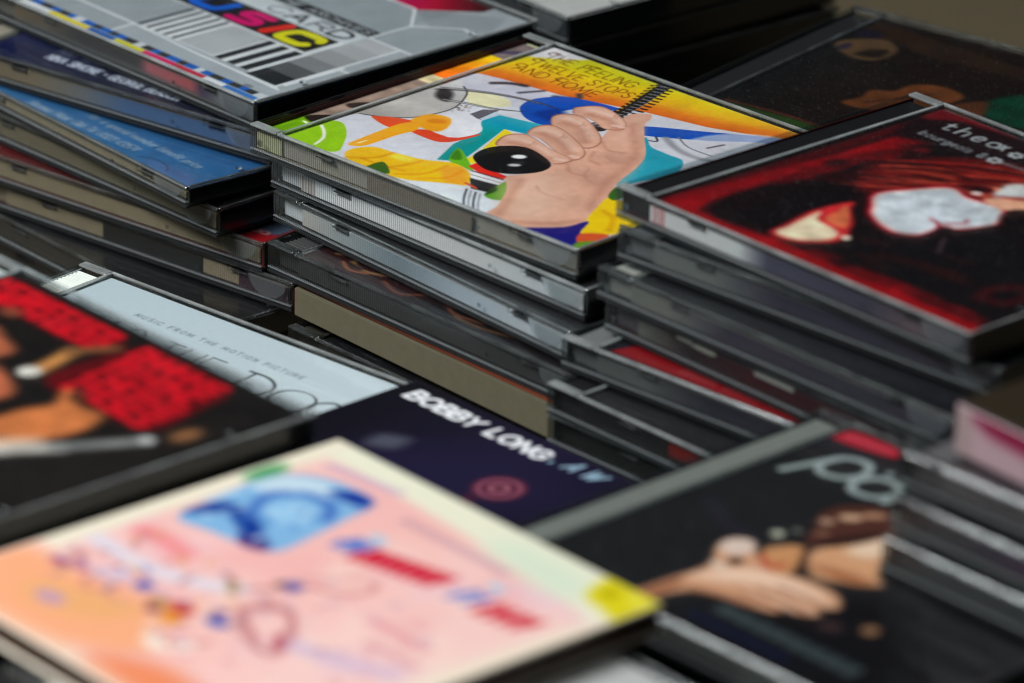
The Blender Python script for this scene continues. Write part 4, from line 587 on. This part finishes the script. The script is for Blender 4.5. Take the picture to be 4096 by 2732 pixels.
bm = bmesh.new(); add_prism(bm, [(0, 0.6), (141, -0.8), (141, 11.0), (0, 10.0)], 0, 124); bmesh.ops.bevel(bm, geom=bm.edges[:], offset=0.35, segments=2, affect='EDGES'); link('sleeve', mesh_of('sleeve', bm, [colmat((88, 84, 68), 0.75, 0.1)]), t)
bm = bmesh.new(); add_box(bm, 0.8, 140.2, 0.4, 123, 11.02, 11.25); o = link('cover_sheet', mesh_of('cover_sheet', bm, [colmat((96, 44, 26))]), t)
bm = bmesh.new(); add_box(bm, -0.25, 0.02, 0.4, 123.6, 1.0, 9.6); link('spine_paper', mesh_of('spine_paper', bm, [colmat((120, 60, 34))]), t)
jewel_case('dark CD case with grey ribs just under the beige slipcase', 32.3, -13.9, -54.0, -2.9, tray=(44, 42, 36), cover=(10, 10, 12), inlay=(12, 12, 14), group=gC)
# left stack
jewel_case('CD case with grey test card cover and MUSIC lettering, top of left stack', -174.4, 39.5, -10, -2.9, cover=(150, 158, 162), paint=paint_testcard, res=0.34, pale=True, tray=(110, 110, 106), inlay=(14, 14, 16), spine=lambda c: c.rect(0, 6.2, 121, 8, (30, 120, 190), .4), group=gL, wall_paint=lambda c: (c.poly([(10, 0), (142, 0), (142, 10), (10, 10)], ramp([(13, (120, 106, 84)), (30, (104, 96, 80)), (50, (64, 66, 68)), (80, (70, 72, 72)), (86, (190, 110, 120)), (108, (190, 96, 100)), (114, (70, 60, 90)), (122, (120, 124, 126)), (140, (140, 148, 152))], lambda X, Y: X), False), c.rect(10, 0, 142, 3.6, (96, 98, 98), 2)))
jewel_case('CD case with navy cover naming jazz singers, under the test card case', -167.2, 13.9, -20.4, 8.1, cover=(8, 14, 44), paint=paint_nina, res=0.45, tray=(120, 116, 104), inlay=(14, 14, 18), group=gL, wall_paint=lambda c: c.poly([(10, 0), (142, 0), (142, 10), (10, 10)], ramp([(13, (130, 118, 96)), (40, (136, 124, 102)), (62, (120, 124, 128)), (80, (80, 112, 156)), (140, (76, 108, 154))], lambda X, Y: X), False))  # side ramp from beige to blue is painted reflection of the surroundings
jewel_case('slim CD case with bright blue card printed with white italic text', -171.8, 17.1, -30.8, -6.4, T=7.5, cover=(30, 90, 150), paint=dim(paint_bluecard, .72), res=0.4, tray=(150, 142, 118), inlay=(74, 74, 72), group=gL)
jewel_case('black CD case with three rings on its spine, below the blue card case', -166.3, 13.1, -38.4, -1.8, cover=(14, 14, 16), tray=(120, 114, 92), inlay=(22, 22, 24), spine=spine_rings, group=gL)
jewel_case('CD case with dark red cover and tan ribbed side in left stack', -153.1, 2.1, -48.8, 6.0, cover=(60, 6, 10), paint=paint_red8, res=0.6, tray=BEI, inlay=(130, 14, 24), group=gL)
jewel_case('tan ribbed CD case with long black slip inside, low in left stack', -141.2, 5.3, -59.2, 5.4, cover=(16, 16, 18), tray=BEI, inlay=(52, 20, 34), strips=((58, 102, 2.2, 8.2, (16, 16, 18)), (118, 139.5, 1.7, 7.4, (54, 26, 40))), group=gL)
jewel_case('dusty black covered CD case at the bottom of the left stack', -149.2, 5.8, -69.6, -4.7, cover=(8, 8, 9), tray=(48, 45, 38), inlay=(12, 12, 14), group=gL)
# right stack
def rib_grey(a, b, m=60): return lambda c: c.poly([(10, 0), (142, 0), (142, 10), (10, 10)], ramp([(13, a), (m, a), (m + 25, b), (140, b)], lambda X, Y: X), False)
jewel_case('CD case with red and black portrait cover, top of right stack', 153.7, 2.5, 24, -3.7, cover=(20, 8, 10), paint=paint_red_portrait, res=0.55, pale=True, tray=(18, 18, 20), inlay=(60, 12, 18), group=gR, ridges=False, wall_paint=lambda c: (c.poly([(10, 0), (142, 0), (142, 10), (10, 10)], ramp([(13, (236, 236, 232)), (50, (228, 234, 232)), (62, (74, 74, 92)), (100, (64, 62, 80)), (118, (104, 88, 94)), (140, (90, 90, 94))], lambda X, Y: X), False), [c.rect(15 + k * 1.3, 2, 15.5 + k * 1.3, 8, (190, 60, 66)) for k in range(4)]))
jewel_case('grey ribbed CD case directly beneath the red portrait case', 159.7, -2.7, 13.6, 1.0, tray=(110, 112, 114), cover=(12, 15, 26), inlay=(14, 14, 18), wall_paint=rib_grey((118, 124, 120), (54, 52, 68), 36), group=gR)
jewel_case('pale grey CD case, third from top of right stack', 158.3, -9.4, 3.2, -3.0, tray=(130, 132, 126), cover=(14, 15, 20), inlay=(20, 19, 24), wall_paint=rib_grey((116, 118, 110), (58, 55, 68), 28), group=gR)
jewel_case('dark CD case with maroon inlay, fourth from top of right stack', 159.7, -7.2, -7.2, -4.1, tray=(80, 74, 80), cover=(13, 11, 14), inlay=(40, 10, 16), wall_paint=lambda c: (c.poly([(10, 0), (142, 0), (142, 10), (10, 10)], ramp([(13, (104, 106, 98)), (26, (70, 68, 64)), (36, (30, 24, 30)), (60, (58, 16, 24)), (110, (48, 14, 20)), (140, (36, 32, 40))], lambda X, Y: X), False)), strips=((30, 46, 6.6, 7.8, (170, 172, 160)), (62, 78, 6.6, 7.8, (160, 164, 156))), group=gR)
jewel_case('CD case with red lettered strip, fifth from top of right stack', 153.8, -19.0, -17.6, 1.5, cover=(16, 18, 26), paint=paint_redband, res=0.8, pale=True, tray=(96, 98, 98), inlay=(26, 26, 32), wall_paint=rib_grey((96, 100, 98), (38, 37, 50), 32), group=gR)
jewel_case('black CD case with clear hinge corner beside the beige slipcase', 157.9, -28.7, -28, -2.9, cover=(12, 12, 14), pale=True, tray=(22, 22, 24), inlay=(14, 14, 16), strips=((50, 72, 4, 7.6, (120, 26, 20)),), group=gR)
jewel_case('black CD case with clear hinge corner, lowest visible in right stack', 157.5, -27.8, -38.4, -1.7, cover=(12, 12, 14), pale=True, tray=(18, 20, 20), inlay=(12, 12, 14), group=gR)
# foreground
jewel_case('white CD case with ribbed hinge and MOTION PICTURE lettering, half covered', -22.9, -166.2, -44, 3.6, cover=(186, 200, 205), paint=paint_wag, res=0.45, pale=True, tray=(206, 212, 204), inlay=(170, 176, 178))
card_sleeve('black card sleeve lettered BOBBY LONG in white', 122.3, -177.2, -30, -3.1, 140, 125, 7, (14, 12, 22), paint_bobby, 0.55, edge=(18, 18, 22), board=(24, 24, 34))
jewel_case('blurred black CD case with big red letters in left foreground', 48.0, -272.9, 14, -3.6, cover=(20, 17, 16), paint=paint_redletters, res=0.9, pale=True, tray=(150, 162, 160), inlay=(12, 12, 16))
jewel_case('black CD case under the one with red letters', 49.0, -271.5, 3.6, -3.0, cover=(12, 12, 14), tray=(36, 40, 44), inlay=(20, 24, 30))
card_sleeve('blurred pink and cream card sleeve with blue and red print in front', 198, -290.7, 10, -4.2, 125, 132, 8, (244, 206, 198), paint_pink, 0.9, edge=(60, 40, 30), board=(214, 204, 186))
jewel_case('pale CD case sticking out beneath the pink card sleeve', 235.0, -299.0, 1.9, -4.6, cover=(226, 236, 232), tray=(60, 60, 62), inlay=(22, 24, 28), ridges=False)
jewel_case('dark CD case under the pale one in front', 216.0, -304.0, -8.5, -3.6, cover=(12, 12, 14), tray=(30, 31, 34), inlay=(12, 13, 18))
jewel_case('CD case with black cover lettered part and pale skin figure', 253.3, -149.5, -4, -2.7, cover=(24, 24, 26), paint=paint_part, res=0.8, tray=(94, 99, 94), inlay=(40, 38, 52), ridges=False)
# stack at the right edge, resting on the black lettered case
t = thing('card_box', 'pinkish white card box with gold top at right edge of picture', 'card box', 347.0, -76.0, 27.6, math.radians(-7), None)
bm = bmesh.new(); add_box(bm, 0, 140, 0, 125, 0, 13.6, 0.6); o = link('box_body', mesh_of('box_body', bm, [colmat((140, 118, 124), 0.6)]), t)
cv = Canvas(139, 12.6, 0.8, (150, 126, 132), 0.5, 0.5); cv.poly([(10, 10), (20, 8.5), (60, 7), (60, 14), (8, 14)], (104, 12, 46), True, 4); cv.rect(0, 0, 6, 14, (136, 118, 118), 3); grid_object('side_print', cv, o, 0, 0, -0.03, axis='y')
bm = bmesh.new(); add_box(bm, 0.4, 139.6, 0.4, 124.6, 13.62, 14.6, 0.3); link('box_lid', mesh_of('box_lid', bm, [colmat((34, 27, 16), 0.5)]), t)
jewel_case('blurred grey CD case under the pinkish card box at right edge', 336.8, -85.1, 27.5, -1.7, tray=(84, 82, 84), cover=(14, 17, 22), inlay=(18, 18, 22))
jewel_case('blurred violet grey CD case, second of the right edge stack', 337.6, -89.1, 17.1, -3.4, tray=(46, 40, 50), cover=(11, 11, 14), inlay=(16, 15, 20), wall_paint=rib_grey((52, 56, 60), (72, 54, 74), 20))
jewel_case('blurred dark CD case, lowest of the right edge stack', 338.4, -93.2, 6.7, -2.9, tray=(58, 60, 62), cover=(11, 12, 14), inlay=(14, 14, 18))
# background
jewel_case('dark spined CD case with white card under its lid at top of picture', -162.3, 178.9, -10, -5.6, cover=(176, 186, 190), tray=(60, 66, 70), inlay=(34, 40, 48), spine=lambda c: [c.ell((36 + k * 2.9, 3.4 + .4 * (k % 2)), (1.2, 1.5 - .4 * (k % 3 == 1)), (8, 8, 12), .6) for k in range(13) if k not in (7, 10)])
jewel_case('CD case with dark brown painted cover and green patch, behind right stack', 50.6, 124.7, -10, 7.4, cover=(30, 20, 16), paint=dim(paint_brown, .68), res=0.8, tray=(26, 27, 29), inlay=(14, 14, 16), ridges=False)
rnd = random.Random(3)
ORD = ('topmost', 'second from top', 'third from top', 'fourth from top', 'fifth from top', 'sixth from top', 'seventh from top')
def fill(x, y, ztop, yaw, tag, n):
    for k in range(n):
        z = ztop - 10.4 * k
        if z - 10.3 < TABLE_Z - 0.01: break
        jewel_case('black CD case, %s of those in the %s' % (ORD[k], tag), x + rnd.uniform(-2, 2), y + rnd.uniform(-2, 2), z, yaw + rnd.uniform(-2, 2), cover=(8, 8, 9), tray=(12, 12, 13), inlay=(9, 9, 10), group='black cases buried in the ' + tag, full=False)
fill(-161, 180, -20.4, -5.0, 'dark spined stack at top', 7)
fill(52, 126.5, -20.4, 6.5, 'stack under brown painted cover', 6)
fill(31, -11, -64.4, -2.5, 'foot of the middle stack', 2); fill(-150, 8, -80.0, -3, 'foot of the left stack', 1); fill(158, -24, -48.8, -2, 'foot of the right stack', 4)
fill(-22, -166, -54.4, 3, 'foot of the white case stack', 3); fill(126, -190, -37.1, -3, 'foot of the BOBBY LONG stack', 5); fill(48, -272, -6.8, -3, 'foot of the red letters stack', 7); fill(218, -306, -18.9, -4, 'foot of the pink sleeve stack', 6); fill(262, -140, -14.4, -2.5, 'stack under the part case', 7)
